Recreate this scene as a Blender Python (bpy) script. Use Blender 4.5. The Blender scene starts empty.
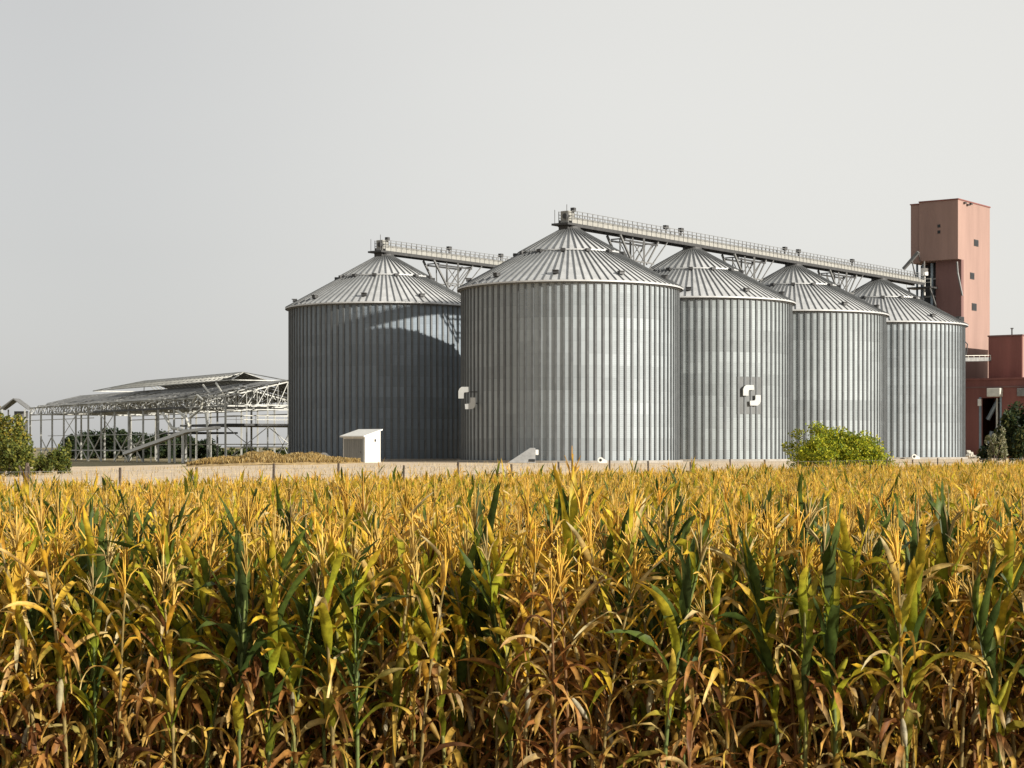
import bpy, math, random
import numpy as np
from mathutils import Vector, Matrix

random.seed(7)
R = math.radians
scene = bpy.context.scene
col = scene.collection
F = 1850.0            # focal length in pixels of a 1024 wide frame
CAMZ = 2.6
HOR = 447.0           # image row of the horizon

# ------------------------------------------------------------------ helpers
def tag(o, label=None, cat=None, group=None, kind=None):
    if label: o['label'] = label
    if cat: o['category'] = cat
    if group: o['group'] = group
    if kind: o['kind'] = kind
    return o

def empty(name, loc, label=None, cat=None, group=None):
    o = bpy.data.objects.new(name, None)
    o.empty_display_size = 0.2
    col.objects.link(o)
    o.location = loc
    o['origin'] = 1
    del o['origin']
    return tag(o, label, cat, group)

class MB:
    """collects shapes in world coordinates and links them as one mesh"""
    def __init__(s):
        s.v = []; s.f = []; s.m = []; s.mi = 0
    def add(s, vs, fs):
        b = len(s.v)
        s.v += [tuple(p) for p in vs]
        s.f += [tuple(b + i for i in f) for f in fs]
        s.m += [s.mi] * len(fs)
        return s
    def box(s, c, ax, ay, az):
        """box from centre and three half vectors"""
        c = Vector(c); ax = Vector(ax); ay = Vector(ay); az = Vector(az)
        vs = [c + i*ax + j*ay + k*az for k in (-1, 1) for j in (-1, 1) for i in (-1, 1)]
        fs = [(0,2,3,1), (4,5,7,6), (0,1,5,4), (2,6,7,3), (0,4,6,2), (1,3,7,5)]
        return s.add(vs, fs)
    def bar(s, a, b, w, h=None, up=(0, 0, 1)):
        """rectangular bar between two points"""
        a = Vector(a); b = Vector(b); d = b - a
        if d.length < 1e-6: return s
        dn = d.normalized(); upv = Vector(up)
        if abs(dn.dot(upv)) > 0.98: upv = Vector((1, 0, 0)) if abs(dn.x) < .9 else Vector((0, 1, 0))
        x = dn.cross(upv).normalized(); y = x.cross(dn).normalized()
        h = h or w
        return s.box((a + b) / 2, d / 2, x * w / 2, y * h / 2)
    def tube(s, pts, r, n=8, cap=True):
        pts = [Vector(p) for p in pts]
        rs = r if isinstance(r, (list, tuple)) else [r] * len(pts)
        vs = []; fs = []
        prev = None
        for i, p in enumerate(pts):
            d = (pts[min(i+1, len(pts)-1)] - pts[max(i-1, 0)]).normalized()
            if prev is None:
                up = Vector((0, 0, 1)) if abs(d.z) < .9 else Vector((1, 0, 0))
                x = d.cross(up).normalized()
            else:
                x = (prev - d * prev.dot(d)).normalized()
            prev = x; y = d.cross(x)
            for k in range(n):
                a = 2*math.pi*k/n
                vs.append(p + (x*math.cos(a) + y*math.sin(a)) * rs[i])
        for i in range(len(pts)-1):
            for k in range(n):
                k2 = (k+1) % n
                fs.append((i*n+k, i*n+k2, (i+1)*n+k2, (i+1)*n+k))
        if cap:
            fs.append(tuple(range(n))[::-1]); fs.append(tuple(range((len(pts)-1)*n, len(pts)*n)))
        return s.add(vs, fs)
    def prism(s, poly, off):
        """closed polygon (3D points) extruded by a vector"""
        n = len(poly); off = Vector(off)
        a = [Vector(p) for p in poly]; b = [p + off for p in a]
        fs = [tuple(range(n))[::-1], tuple(range(n, 2*n))]
        fs += [(i, (i+1) % n, n + (i+1) % n, n + i) for i in range(n)]
        return s.add(a + b, fs)
    def lathe(s, prof, seg, c=(0, 0, 0), closed=False):
        c = Vector(c); vs = []; fs = []
        m = len(prof)
        for k in range(seg):
            a = 2*math.pi*k/seg
            for r, z in prof:
                vs.append(c + Vector((r*math.cos(a), r*math.sin(a), z)))
        for k in range(seg):
            k2 = (k+1) % seg
            for i in range(m-1):
                fs.append((k*m+i, k2*m+i, k2*m+i+1, k*m+i+1))
        return s.add(vs, fs)
    def build(s, name, mats, parent=None, smooth=False, bevel=0):
        me = bpy.data.meshes.new(name)
        off = parent_world(parent)
        me.from_pydata([tuple(Vector(p) - off) for p in s.v], [], s.f)
        if not isinstance(mats, (list, tuple)): mats = [mats]
        for m in mats: me.materials.append(m)
        me.polygons.foreach_set('material_index', s.m)
        if smooth: me.polygons.foreach_set('use_smooth', [True]*len(s.f))
        me.update()
        o = bpy.data.objects.new(name, me)
        col.objects.link(o)
        if parent is not None: o.parent = parent
        if bevel:
            md = o.modifiers.new('bevel', 'BEVEL'); md.width = bevel; md.segments = 1; md.limit_method = 'ANGLE'
        return o

def parent_world(o):
    v = Vector((0, 0, 0))
    while o is not None:
        v = v + Vector(o.location); o = o.parent
    return v

# ------------------------------------------------------------------ materials
def nodes_of(m):
    m.use_nodes = True
    nt = m.node_tree; nt.nodes.clear()
    out = nt.nodes.new('ShaderNodeOutputMaterial')
    b = nt.nodes.new('ShaderNodeBsdfPrincipled')
    nt.links.new(b.outputs[0], out.inputs[0])
    return nt, b, out

def mat(name, base, rough=.8, metal=0.0, var=.25, scale=3.0, bump=0.0, streak=False, second=None):
    m = bpy.data.materials.new(name)
    nt, b, out = nodes_of(m)
    L = nt.links.new
    tc = nt.nodes.new('ShaderNodeTexCoord')
    mp = nt.nodes.new('ShaderNodeMapping')
    if streak: mp.inputs['Scale'].default_value = (1, 1, .12)
    L(tc.outputs['Object'], mp.inputs[0])
    no = nt.nodes.new('ShaderNodeTexNoise'); no.inputs['Scale'].default_value = scale
    no.inputs['Detail'].default_value = 6; no.inputs['Roughness'].default_value = .65
    L(mp.outputs[0], no.inputs['Vector'])
    ra = nt.nodes.new('ShaderNodeValToRGB')
    lo = [c*(1-var) for c in base]; hi = [min(1, c*(1+var)) for c in (second or base)]
    ra.color_ramp.elements[0].position = .3; ra.color_ramp.elements[0].color = (*lo, 1)
    ra.color_ramp.elements[1].position = .7; ra.color_ramp.elements[1].color = (*hi, 1)
    L(no.outputs[0], ra.inputs[0]); L(ra.outputs[0], b.inputs['Base Color'])
    b.inputs['Roughness'].default_value = rough; b.inputs['Metallic'].default_value = metal
    if bump:
        bp = nt.nodes.new('ShaderNodeBump'); bp.inputs['Strength'].default_value = bump; bp.inputs['Distance'].default_value = .05
        n2 = nt.nodes.new('ShaderNodeTexNoise'); n2.inputs['Scale'].default_value = scale*5; n2.inputs['Detail'].default_value = 5
        L(mp.outputs[0], n2.inputs['Vector']); L(n2.outputs[0], bp.inputs['Height']); L(bp.outputs[0], b.inputs['Normal'])
    return m

def leaf_mat(name, trans=.4, rough=.55):
    """base colour per leaf from the mesh's own 'tint' colour attribute"""
    m = bpy.data.materials.new(name)
    nt, b, out = nodes_of(m); L = nt.links.new
    at = nt.nodes.new('ShaderNodeAttribute'); at.attribute_name = 'tint'
    no = nt.nodes.new('ShaderNodeTexNoise'); no.inputs['Scale'].default_value = 22; no.inputs['Detail'].default_value = 6
    tc = nt.nodes.new('ShaderNodeTexCoord'); L(tc.outputs['Object'], no.inputs['Vector'])
    mr = nt.nodes.new('ShaderNodeMapRange'); mr.inputs['From Min'].default_value = .3; mr.inputs['From Max'].default_value = .7
    mr.inputs['To Min'].default_value = .58; mr.inputs['To Max'].default_value = 1.28
    L(no.outputs[0], mr.inputs[0])
    mx = nt.nodes.new('ShaderNodeVectorMath'); mx.operation = 'SCALE'
    L(at.outputs['Color'], mx.inputs[0]); L(mr.outputs[0], mx.inputs['Scale'])
    L(mx.outputs[0], b.inputs['Base Color'])
    b.inputs['Roughness'].default_value = rough
    b.inputs['Specular IOR Level'].default_value = .22
    tr = nt.nodes.new('ShaderNodeBsdfTranslucent'); L(mx.outputs[0], tr.inputs[0])
    ms = nt.nodes.new('ShaderNodeMixShader'); ms.inputs[0].default_value = trans
    L(b.outputs[0], ms.inputs[1]); L(tr.outputs[0], ms.inputs[2]); L(ms.outputs[0], out.inputs[0])
    return m

def silo_wall_mat(name, base, seed):
    m = bpy.data.materials.new(name)
    nt, b, out = nodes_of(m); L = nt.links.new; N = nt.nodes.new
    def math_(op, a, bb=None, c=None):
        n = N('ShaderNodeMath'); n.operation = op
        for i, v in enumerate((a, bb, c)):
            if v is None: continue
            if isinstance(v, (int, float)): n.inputs[i].default_value = v
            else: L(v, n.inputs[i])
        return n.outputs[0]
    tc = N('ShaderNodeTexCoord'); sx = N('ShaderNodeSeparateXYZ'); L(tc.outputs['Object'], sx.inputs[0])
    ang = math_('ARCTAN2', sx.outputs[1], sx.outputs[0])
    ringf = math_('DIVIDE', sx.outputs[2], 1.147)
    ring = math_('FLOOR', ringf)
    par = math_('MULTIPLY', math_('MODULO', ring, 2.0), .5)
    pan = math_('FLOOR', math_('ADD', math_('MULTIPLY', ang, 24/(2*math.pi)), par))
    cb = N('ShaderNodeCombineXYZ'); L(ring, cb.inputs[0]); L(pan, cb.inputs[1]); cb.inputs[2].default_value = seed
    wn = N('ShaderNodeTexWhiteNoise'); wn.noise_dimensions = '3D'; L(cb.outputs[0], wn.inputs['Vector'])
    cb2 = N('ShaderNodeCombineXYZ'); L(math_('FLOOR', math_('DIVIDE', ring, 2.0)), cb2.inputs[0]); cb2.inputs[2].default_value = seed + 3.3
    wn2 = N('ShaderNodeTexWhiteNoise'); wn2.noise_dimensions = '3D'; L(cb2.outputs[0], wn2.inputs['Vector'])
    no = N('ShaderNodeTexNoise'); no.inputs['Scale'].default_value = .9; no.inputs['Detail'].default_value = 8
    mp = N('ShaderNodeMapping'); mp.inputs['Scale'].default_value = (1, 1, .12); mp.inputs['Location'].default_value = (seed*7, 0, 0)
    L(tc.outputs['Object'], mp.inputs[0]); L(mp.outputs[0], no.inputs['Vector'])
    v = math_('ADD', .54, math_('MULTIPLY', wn.outputs[0], .16))
    v = math_('ADD', v, math_('MULTIPLY', wn2.outputs[0], .26))
    v = math_('ADD', v, math_('MULTIPLY', no.outputs[0], .44))
    # lap joint at every ring of sheets
    fr = math_('FRACT', ringf)
    jt = math_('LESS_THAN', fr, .05)
    v = math_('SUBTRACT', v, math_('MULTIPLY', jt, .12))
    sc = N('ShaderNodeVectorMath'); sc.operation = 'SCALE'; sc.inputs[0].default_value = base; L(v, sc.inputs['Scale'])
    L(sc.outputs[0], b.inputs['Base Color'])
    b.inputs['Metallic'].default_value = .12; b.inputs['Roughness'].default_value = .68; b.inputs['Specular IOR Level'].default_value = .3
    bp = N('ShaderNodeBump'); bp.inputs['Strength'].default_value = .22; bp.inputs['Distance'].default_value = .02
    wv = math_('SINE', math_('MULTIPLY', sx.outputs[2], 2*math.pi/.19))
    L(wv, bp.inputs['Height']); L(bp.outputs[0], b.inputs['Normal'])
    return m

M = {}
M['rib'] = mat('galvanised_rib', (.105, .113, .117), .65, .1, .2, 1.5)
M['roof_sheet'] = mat('galvanised_roof_sheet', (.47, .475, .47), .55, .15, .18, .8)
M['roof_rib'] = mat('roof_rib_steel', (.13, .135, .135), .6, .2, .2, 1.5)
M['dark_steel'] = mat('dark_steel', (.055, .055, .055), .6, .3, .3, 2)
M['steel'] = mat('weathered_steel', (.17, .17, .165), .6, .3, .25, 2)
M['pale_steel'] = mat('pale_galvanised_steel', (.55, .54, .48), .55, .2, .15, 2)
M['cream'] = mat('cream_painted_steel', (.27, .265, .24), .6, 0, .15, 1.2)
M['white'] = mat('white_paint', (.66, .65, .61), .6, 0, .07, 2)
M['emblem_paint'] = mat('emblem_paint', (.40, .41, .40), .7, 0, .08, 2)
M['duct_grey'] = mat('duct_grey', (.27, .275, .275), .6, .1, .2, 2)
M['white_sheet'] = mat('white_corrugated_sheet', (.66, .65, .60), .6, 0, .08, 2, streak=True)
M['grey_door'] = mat('grey_sheet_door', (.20, .20, .185), .6, 0, .15, 2, streak=True)
M['concrete'] = mat('concrete', (.27, .25, .22), .9, 0, .2, 2, .3)
M['brick'] = mat('red_painted_wall', (.19, .07, .058), .85, 0, .2, .6, .2, streak=True)
M['tower_wall'] = mat('salmon_tower_wall', (.28, .18, .148), .85, 0, .16, .35, .2, streak=True)
M['tower_low'] = mat('red_tower_wall', (.16, .085, .076), .85, 0, .18, .5, .2, streak=True)
M['opening'] = mat('dark_window_glass', (.012, .014, .016), .6, 0, .2, 2)
M['hall_roof'] = mat('dark_weathered_roof_sheet', (.16, .16, .152), .75, .1, .5, .9, 0)
M['hall_steel'] = mat('hall_frame_steel', (.42, .42, .39), .6, .25, .3, 1)
M['blue_steel'] = mat('blue_grey_machine_paint', (.20, .25, .29), .5, .2, .2, 1.5)
M['bark'] = mat('bark', (.10, .075, .055), .95, 0, .35, 6, .5)
M['wood'] = mat('weathered_wood_post', (.075, .055, .04), .9, 0, .35, 8, .4)
M['panel_dark'] = mat('aged_zinc_panel', (.12, .127, .127), .7, .1, .15, 1)
M['rubble'] = mat('pale_rubble', (.45, .42, .36), .95, 0, .3, 3, .5)
M['soil'] = mat('field_soil', (.085, .058, .036), .95, 0, .35, 5, .6)
M['yard'] = mat('pale_dry_dirt', (.54, .42, .27), .95, 0, .18, .6, .3, second=(.60, .47, .32))
M['scrub'] = mat('weedy_ground', (.13, .115, .05), .95, 0, .4, .8, .4, second=(.24, .19, .09))
M['corn_leaf'] = leaf_mat('corn_leaf', .42, .5)
M['corn_stalk'] = leaf_mat('corn_stalk', .05, .6)
M['corn_tassel'] = leaf_mat('corn_tassel', .3, .7)
M['tree_leaf'] = leaf_mat('tree_leaf', .35, .55)
M['dry_grass'] = leaf_mat('dry_grass', .35, .7)

# ------------------------------------------------------------------ site grid: u along the silo row, n across it
S1 = Vector((5.8, 185.0, 0))
U = Vector((.5975, .802, 0)).normalized()
Nn = Vector((-U.y, U.x, 0))
YZ = 1.1               # yard level beside the silos
def W(t, n, z): return S1 + U*t + Nn*n + Vector((0, 0, z))
def n_at(px, t):       # n on the plane t seen at image column px
    k = (px - 512)/F
    return (S1.x + U.x*t - k*(S1.y + U.y*t)) / (k*Nn.y - Nn.x)
def t_at(px, n):
    k = (px - 512)/F
    return (S1.x + Nn.x*n - k*(S1.y + Nn.y*n)) / (k*U.y - U.x)
def z_at(py, p): return CAMZ + (HOR - py)*p.y/F

# fence line, parallel to the silo row, at the edge of the field
FE0 = Vector(((116-512)/F*51.0, 51.0, 0))
def fence_dist(x, y):  # metres beyond the fence (towards the silos)
    return (Vector((x, y, 0)) - FE0).dot(Nn)
def smooth(a, b, x):
    t = max(0, min(1, (x-a)/(b-a))); return t*t*(3-2*t)
def ground_z(x, y):
    d = fence_dist(x, y)
    z = YZ * smooth(3, 24, d)
    z -= .65 * smooth(-22, -40, x) * smooth(3, 24, d)
    return z

# ------------------------------------------------------------------ ground
def build_ground():
    ds = [-400, -250, -150, -100, -70, -50, -40, -30, -22, -15, -10, -6, -3, -1, .6, 3, 6, 9, 12, 15, 18, 21, 24, 30, 40, 60, 90, 119, 122, 130, 160, 200, 320, 600, 1200, 2500, 5000]
    ts = [-4000, -2000, -1000, -500, -300, -200, -150] + [x for x in range(-120, 261, 10)] + [300, 400, 600, 1000, 2000, 4000]
    v = []; f = []; mi = []
    for d in ds:
        for t in ts:
            p = FE0 + U*t + Nn*d
            v.append((p.x, p.y, ground_z(p.x, p.y)))
    n = len(ts)
    for i in range(len(ds)-1):
        for j in range(n-1):
            f.append((i*n+j, i*n+j+1, (i+1)*n+j+1, (i+1)*n+j)); mi.append(0 if ds[i] < .5 else 1 if ds[i] < 119 else 2)
    me = bpy.data.meshes.new('ground'); me.from_pydata(v, [], f)
    me.materials.append(M['soil']); me.materials.append(M['yard']); me.materials.append(M['scrub'])
    me.polygons.foreach_set('material_index', mi); me.polygons.foreach_set('use_smooth', [True]*len(f))
    o = bpy.data.objects.new('ground', me); col.objects.link(o)
    tag(o, kind='structure')
build_ground()

# ------------------------------------------------------------------ silos
RS = 10.8; EAVE = 18.3 - YZ; NST = 90
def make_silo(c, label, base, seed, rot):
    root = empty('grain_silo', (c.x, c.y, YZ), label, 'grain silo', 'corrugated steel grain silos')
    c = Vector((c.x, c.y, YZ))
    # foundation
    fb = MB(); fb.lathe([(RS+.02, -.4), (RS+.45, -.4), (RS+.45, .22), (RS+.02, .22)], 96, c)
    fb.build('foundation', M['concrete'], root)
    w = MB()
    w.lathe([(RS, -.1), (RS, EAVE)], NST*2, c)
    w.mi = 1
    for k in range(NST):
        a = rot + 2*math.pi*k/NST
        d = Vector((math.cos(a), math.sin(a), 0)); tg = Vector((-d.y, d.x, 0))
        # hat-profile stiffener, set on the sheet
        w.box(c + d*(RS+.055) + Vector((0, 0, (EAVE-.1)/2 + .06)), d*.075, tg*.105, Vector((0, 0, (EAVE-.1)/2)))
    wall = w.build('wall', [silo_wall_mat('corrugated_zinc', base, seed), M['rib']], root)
    # roof: two tiers of ribbed sheets
    r = MB(); TOP = 24.2 - YZ
    def zr(rad): return EAVE + .02 + (11.3-rad)/10.3*(TOP-EAVE)
    r.lathe([(11.3, EAVE-.12), (11.3, EAVE+.02), (5.0, zr(5.0)-.10)], NST*2, c)
    r.lathe([(5.25, zr(5.25)-.02), (5.25, zr(5.25)+.10), (1.0, zr(1.0)+.05)], NST*2, c)
    r.mi = 1
    for k in range(NST):
        a = rot + 2*math.pi*(k+.5)/NST
        d = Vector((math.cos(a), math.sin(a), 0)); tg = Vector((-d.y, d.x, 0))
        p0 = c + d*11.28 + Vector((0, 0, EAVE+.06)); p1 = c + d*5.1 + Vector((0, 0, zr(5.1)-.05))
        r.bar(p0, p1, .09, .12)
        if k % 2 == 0:
            q0 = c + d*5.25 + Vector((0, 0, zr(5.25)+.16)); q1 = c + d*1.0 + Vector((0, 0, zr(1.0)+.11))
            r.bar(q0, q1, .09, .12)
    roof = r.build('roof', [M['roof_sheet'], M['roof_rib']], root)
    e = MB(); e.lathe([(RS+.12, EAVE-.22), (RS+.24, EAVE-.22), (RS+.24, EAVE-.13), (RS+.12, EAVE-.13)], 120, c)
    e.build('eave_ring', M['steel'], root)
    pk = MB(); pk.lathe([(1.05, zr(1.0)-.05), (1.05, zr(1.0)+.35), (.75, zr(1.0)+.5), (0.01, zr(1.0)+.5)], 24, c)
    pk.build('peak_cap', M['dark_steel'], roof)
    vm = None
    for k in range(10):                                     # roof vents low on the slope
        a = rot + .13 + 2*math.pi*k/10
        d = Vector((math.cos(a), math.sin(a), 0)); tg = Vector((-d.y, d.x, 0))
        p = c + d*10.2 + Vector((0, 0, zr(10.2)+.2))
        b = MB(); b.box(p, d*.24, tg*.26, (0, 0, .14)); b.box(p + d*.06 + Vector((0, 0, .17)), d*.3, tg*.3, (0, 0, .03))
        b.build('roof_vent', M['dark_steel'], roof)
    for k in range(14):                                     # hatches under the upper tier
        a = rot + .05 + 2*math.pi*k/14
        d = Vector((math.cos(a), math.sin(a), 0)); tg = Vector((-d.y, d.x, 0))
        p = c + d*5.45 + Vector((0, 0, zr(5.45)+.1))
        b = MB(); b.box(p, d*.26, tg*.22, (0, 0, .14))
        b.build('roof_hatch', M['dark_steel'], roof)
    return root

ZN = (.305, .338, .355)
SP = 23.53
LEFT = Vector((-14.5, 211.0, 0))
make_silo(S1, 'largest and nearest steel silo, in front under the near end of the long gallery', ZN, 1.0, .02)
make_silo(W(SP, 0, 0), 'second silo of the long row, with the white emblem on a dark square panel', (.29, .322, .33), 2.0, .05)
make_silo(W(2*SP, 0, 0), 'third silo of the long row, standing behind the yellow-green bush', (.305, .338, .348), 3.0, .01)
make_silo(W(3*SP, 0, 0), 'farthest silo of the long row, right in front of the salmon tower', (.295, .33, .35), 4.0, .06)
make_silo(LEFT, 'shade-darkened blue-grey silo standing apart on the left, behind the white shed', (.185, .22, .255), 5.0, .03)  # shade lying on this silo is put into its darker, bluer wall colour

# ------------------------------------------------------------------ conveyor galleries along the roof peaks
def gallery(base, t0, t1, label, motors, zb=24.72):
    """base: silo axis below t=0"""
    def G(t, n, z): return Vector((base.x, base.y, 0)) + U*t + Nn*n + Vector((0, 0, z))
    root = empty('conveyor_gallery', tuple(G(t0, 0, zb)), label, 'conveyor', 'roof conveyor galleries')
    L_ = (t1-t0)/2; tc = (t0+t1)/2
    b = MB()
    for n in (-.75, .75): b.box(G(tc, n, zb), U*L_, Nn*.09, (0, 0, .16))
    k = t0 + .5
    while k < t1: b.box(G(k, 0, zb-.02), U*.05, Nn*.64, (0, 0, .07)); k += 1.9
    b.build('floor_beams', M['dark_steel'], root)
    h = MB(); h.box(G(tc+.2, .05, zb+.50), U*(L_-.8), Nn*.3, (0, 0, .24))
    h.box(G(tc+.2, .05, zb+.77), U*(L_-.8), Nn*.36, (0, 0, .03))
    k = t0 + 2.2
    while k < t1-1: h.box(G(k, .05, zb+.50), U*.04, Nn*.34, (0, 0, .31)); k += 3.0
    h.build('conveyor_trough', M['cream'], root)
    for n in (-.75, .75):
        p = MB(); p.box(G(tc, n*1.04, zb+.36), U*(L_-.1), Nn*.015, (0, 0, .18))
        p.build('toe_panel', M['cream'], root)
        r = MB(); k = t0 + .1
        while k <= t1: r.box(G(k, n*1.07, zb+.72), U*.03, Nn*.03, (0, 0, .68)); k += .92
        for z in (.75, 1.06, 1.37): r.bar(G(t0+.05, n*1.07, zb+z), G(t1-.05, n*1.07, zb+z), .045)
        r.build('railing', M['steel'], root)
    # head platform, drive and mast at the near end
    pl = MB(); pl.box(G(t0-.2, 0, zb+.02), U*.7, Nn*1.0, (0, 0, .1)); pl.box(G(t0+.3, 0, zb-.45), U*.6, Nn*.55, (0, 0, .4))
    pl.build('end_platform', M['dark_steel'], root)
    dr = MB(); dr.box(G(t0+.55, .05, zb+.8), U*.55, Nn*.5, (0, 0, .62)); dr.build('drive_head', M['cream'], root, bevel=.05)
    mo = MB(); mo.tube([G(t0-.35, -.2, zb+.85), G(t0+.3, -.2, zb+.85)], .27, 10); mo.box(G(t0+.75, -.5, zb+1.55), U*.2, Nn*.2, (0, 0, .2))
    mo.build('motor', M['dark_steel'], root)
    ms = MB(); ms.tube([G(t0-.8, -.8, zb), G(t0-.8, -.8, zb+1.9)], .035, 6); ms.tube([G(t0-.6, .8, zb), G(t0-.6, .8, zb+1.5)], .035, 6)
    ms.build('platform_post', M['dark_steel'], root)
    for t in motors:
        m2 = MB(); m2.box(G(t, -.35, zb+1.5), U*.28, Nn*.2, (0, 0, .2)); m2.tube([G(t, -.35, zb+.9), G(t, -.35, zb+1.4)], .1, 6)
        m2.build('gate_motor', M['dark_steel'], root)
    return G, root, zb

G1, gal1, zb = gallery(S1, -.9, 83.0, 'long cream conveyor gallery with railings running over four silo peaks to the tower', (17.5, 20.6, 44.2, 47.6, 62))
lo = LEFT
G2, gal2, _ = gallery(Vector((lo.x, lo.y, 0)), -.9, 27.0, 'short cream conveyor gallery leaving the peak of the separate left silo', (11.3, 21.5))

def feet(base, ts, lab):
    for i, t in enumerate(ts):
        b = MB(); p = Vector((base.x, base.y, 0)) + U*t
        b.box(p + Vector((0, 0, 24.48)), U*.55, Nn*.5, (0, 0, .2))
        for s in (-1, 1): b.bar(p + U*s*.9 + Vector((0, 0, 24.62)), p + U*s*.5 + Vector((0, 0, 24.2)), .1)
        o = b.build('peak_saddle', M['dark_steel'], gal1 if base == S1 else gal2)
feet(S1, (0, SP, 2*SP, 3*SP), ''); feet(LEFT, (0,), '')

def trestle(base, t, label):
    def G(tt, n, z): return Vector((base.x, base.y, 0)) + U*tt + Nn*n + Vector((0, 0, z))
    g = ground_z(*G(t, 0, 0)[:2])
    root = empty('support_trestle', tuple(G(t, 0, g)), label, 'trestle', 'steel trestles between the silos')
    for s in (-1, 1):
        b = MB(); b.bar(G(t-.3, s*.85, g), G(t-.3, s*.85, 24.5), .2); b.build('column', M['steel'], root)
    lat = MB(); z = g + 1
    while z < 20:
        lat.bar(G(t-.3, -.85, z), G(t-.3, .85, z+2.2), .07); lat.bar(G(t-.3, -.85, z), G(t-.3, .85, z), .08); z += 2.2
    for s in (-1, 1): lat.bar(G(t-2.6, s*.85, 22.0), G(t+1.6, s*.85, 22.0), .13)
    lat.build('lattice', M['steel'], root)
    for s in (-1, 1):
        d = MB()
        d.bar(G(t-4.8, s*.8, 24.5), G(t-2.2, s*.85, 21.4), .2)
        d.bar(G(t-2.4, s*.8, 24.4), G(t-2.2, s*.85, 21.4), .14)
        d.bar(G(t+2.6, s*.8, 24.4), G(t+.2, s*.85, 21.8), .14)
        d.bar(G(t+4.4, s*.8, 24.5), G(t-.2, s*.85, 20.6), .1)
        d.bar(G(t-2.4, s*.8, 24.0), G(t-.4, s*.85, 22.2), .08)
        d.bar(G(t+1.4, s*.8, 24.0), G(t-.3, s*.85, 22.4), .08)
        d.build('flared_brace', M['steel'], root)
    hb = MB()
    for s in (-1, 1): hb.bar(G(t-4.0, s*.8, 24.02), G(t+2.4, s*.8, 24.02), .17)
    hb.bar(G(t-3.9, -.9, 24.2), G(t-3.9, .9, 24.2), .12); hb.bar(G(t+2.2, -.9, 24.2), G(t+2.2, .9, 24.2), .12)
    hb.build('head_beam', M['dark_steel'], root)
trestle(S1, SP/2 + .9, 'flared steel trestle under the gallery between the nearest silo and the second silo')
trestle(S1, SP*1.5 + .9, 'flared steel trestle under the gallery between the second and third silos')
trestle(S1, SP*2.5 + .9, 'flared steel trestle under the gallery between the third silo and the farthest silo')
trestle(Vector((LEFT.x, LEFT.y, 0)), SP/2 + .9, 'flared steel trestle under the short gallery, right of the separate left silo')

# ------------------------------------------------------------------ emblems (two rounded brackets) on the silos
def emblem(c, fac, w, h, label, arms_to=None, backing=None):
    """c centre, fac outward facing direction"""
    fac = Vector((fac[0], fac[1], 0)).normalized(); rt = Vector((-fac.y, fac.x, 0)); up = Vector((0, 0, 1))
    root = empty('wall_emblem', tuple(c), label, 'emblem', 'white bracket emblems on the silos')
    c = Vector(c)
    def bracket(sx):
        # rounded corner at upper left, arms to the right and down; mirrored for the other one
        pts = [(-.50, -.02), (-.50, .30), (-.44, .42), (-.32, .5), (.10, .5), (.12, .27), (-.16, .25), (-.20, .18), (-.20, -.02)]
        q = [c + rt*(x*w*sx) + up*(y*h*sx) for x, y in pts]
        if sx < 0: pass
        b = MB(); b.prism([p - fac*.06 for p in q], fac*.12)
        return b.build('bracket_plate', M['emblem_paint'], root)
    bracket(1); bracket(-1)
    if backing:
        bw, bh, rc, ctr, a0 = backing
        b = MB(); n = 10
        vs = []; 
        for i in range(n+1):
            a = a0 + (i/n-.5)*bw/rc
            d = Vector((math.cos(a), math.sin(a), 0))
            for z in (-bh/2, bh/2):
                for rr in (rc, rc+.03): vs.append(Vector((ctr.x, ctr.y, c.z+z)) + d*rr)
        fs = []
        for i in range(n):
            p = i*4; q = p+4
            fs += [(p+1, q+1, q+3, p+3), (p, p+2, q+2, q), (p, q, q+1, p+1), (p+2, p+3, q+3, q+2)]
        fs += [(0, 1, 3, 2), (n*4, n*4+2, n*4+3, n*4+1)]
        b.add(vs, fs); b.build('backing_panel', M['panel_dark'], root)
    if arms_to:
        for p, q in arms_to:
            a = MB(); a.bar(p, q, .09); a.build('mounting_arm', M['dark_steel'], root)
    return root
# on the nearest silo, stood off the sheet beside its left edge
ec = Vector(((467-512)/F*178.4, 178.4, 0)); ec.z = z_at(398, ec)
to = (Vector((S1.x, S1.y, 0)) - Vector((ec.x, ec.y, 0))).normalized()
rad = (Vector((S1.x, S1.y)) - Vector((ec.x, ec.y))).length
emblem(ec, (-.12, -1), 1.66, 2.15, 'white emblem of two bent plates standing off the left edge of the nearest silo',
       arms_to=[(ec + Vector((dx, .08, dz)), Vector((S1.x, S1.y, ec.z+dz)) - to*RS*.99 + Vector((0, 0, 0))) for dx, dz in ((-.5, .6), (.3, -.5))])
S2 = W(SP, 0, 0); th = math.asin(56/100.0)
d2 = Vector((math.sin(th), -math.cos(th), 0))
# turn to the direction as seen from the camera
cam_dir = Vector((S2.x, S2.y, 0)).normalized(); rtc = Vector((cam_dir.y, -cam_dir.x, 0))
d2 = (rtc*math.sin(th) - cam_dir*math.cos(th)).normalized()
p2 = Vector((S2.x, S2.y, 0)) + d2*(RS+.30); p2.z = z_at(395.3, p2)
emblem(p2, d2, 2.25, 2.15, 'white emblem of two bent plates on a dark square panel on the second silo', backing=(3.3, 3.9, RS+.015, S2, math.atan2(d2.y, d2.x)))

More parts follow.
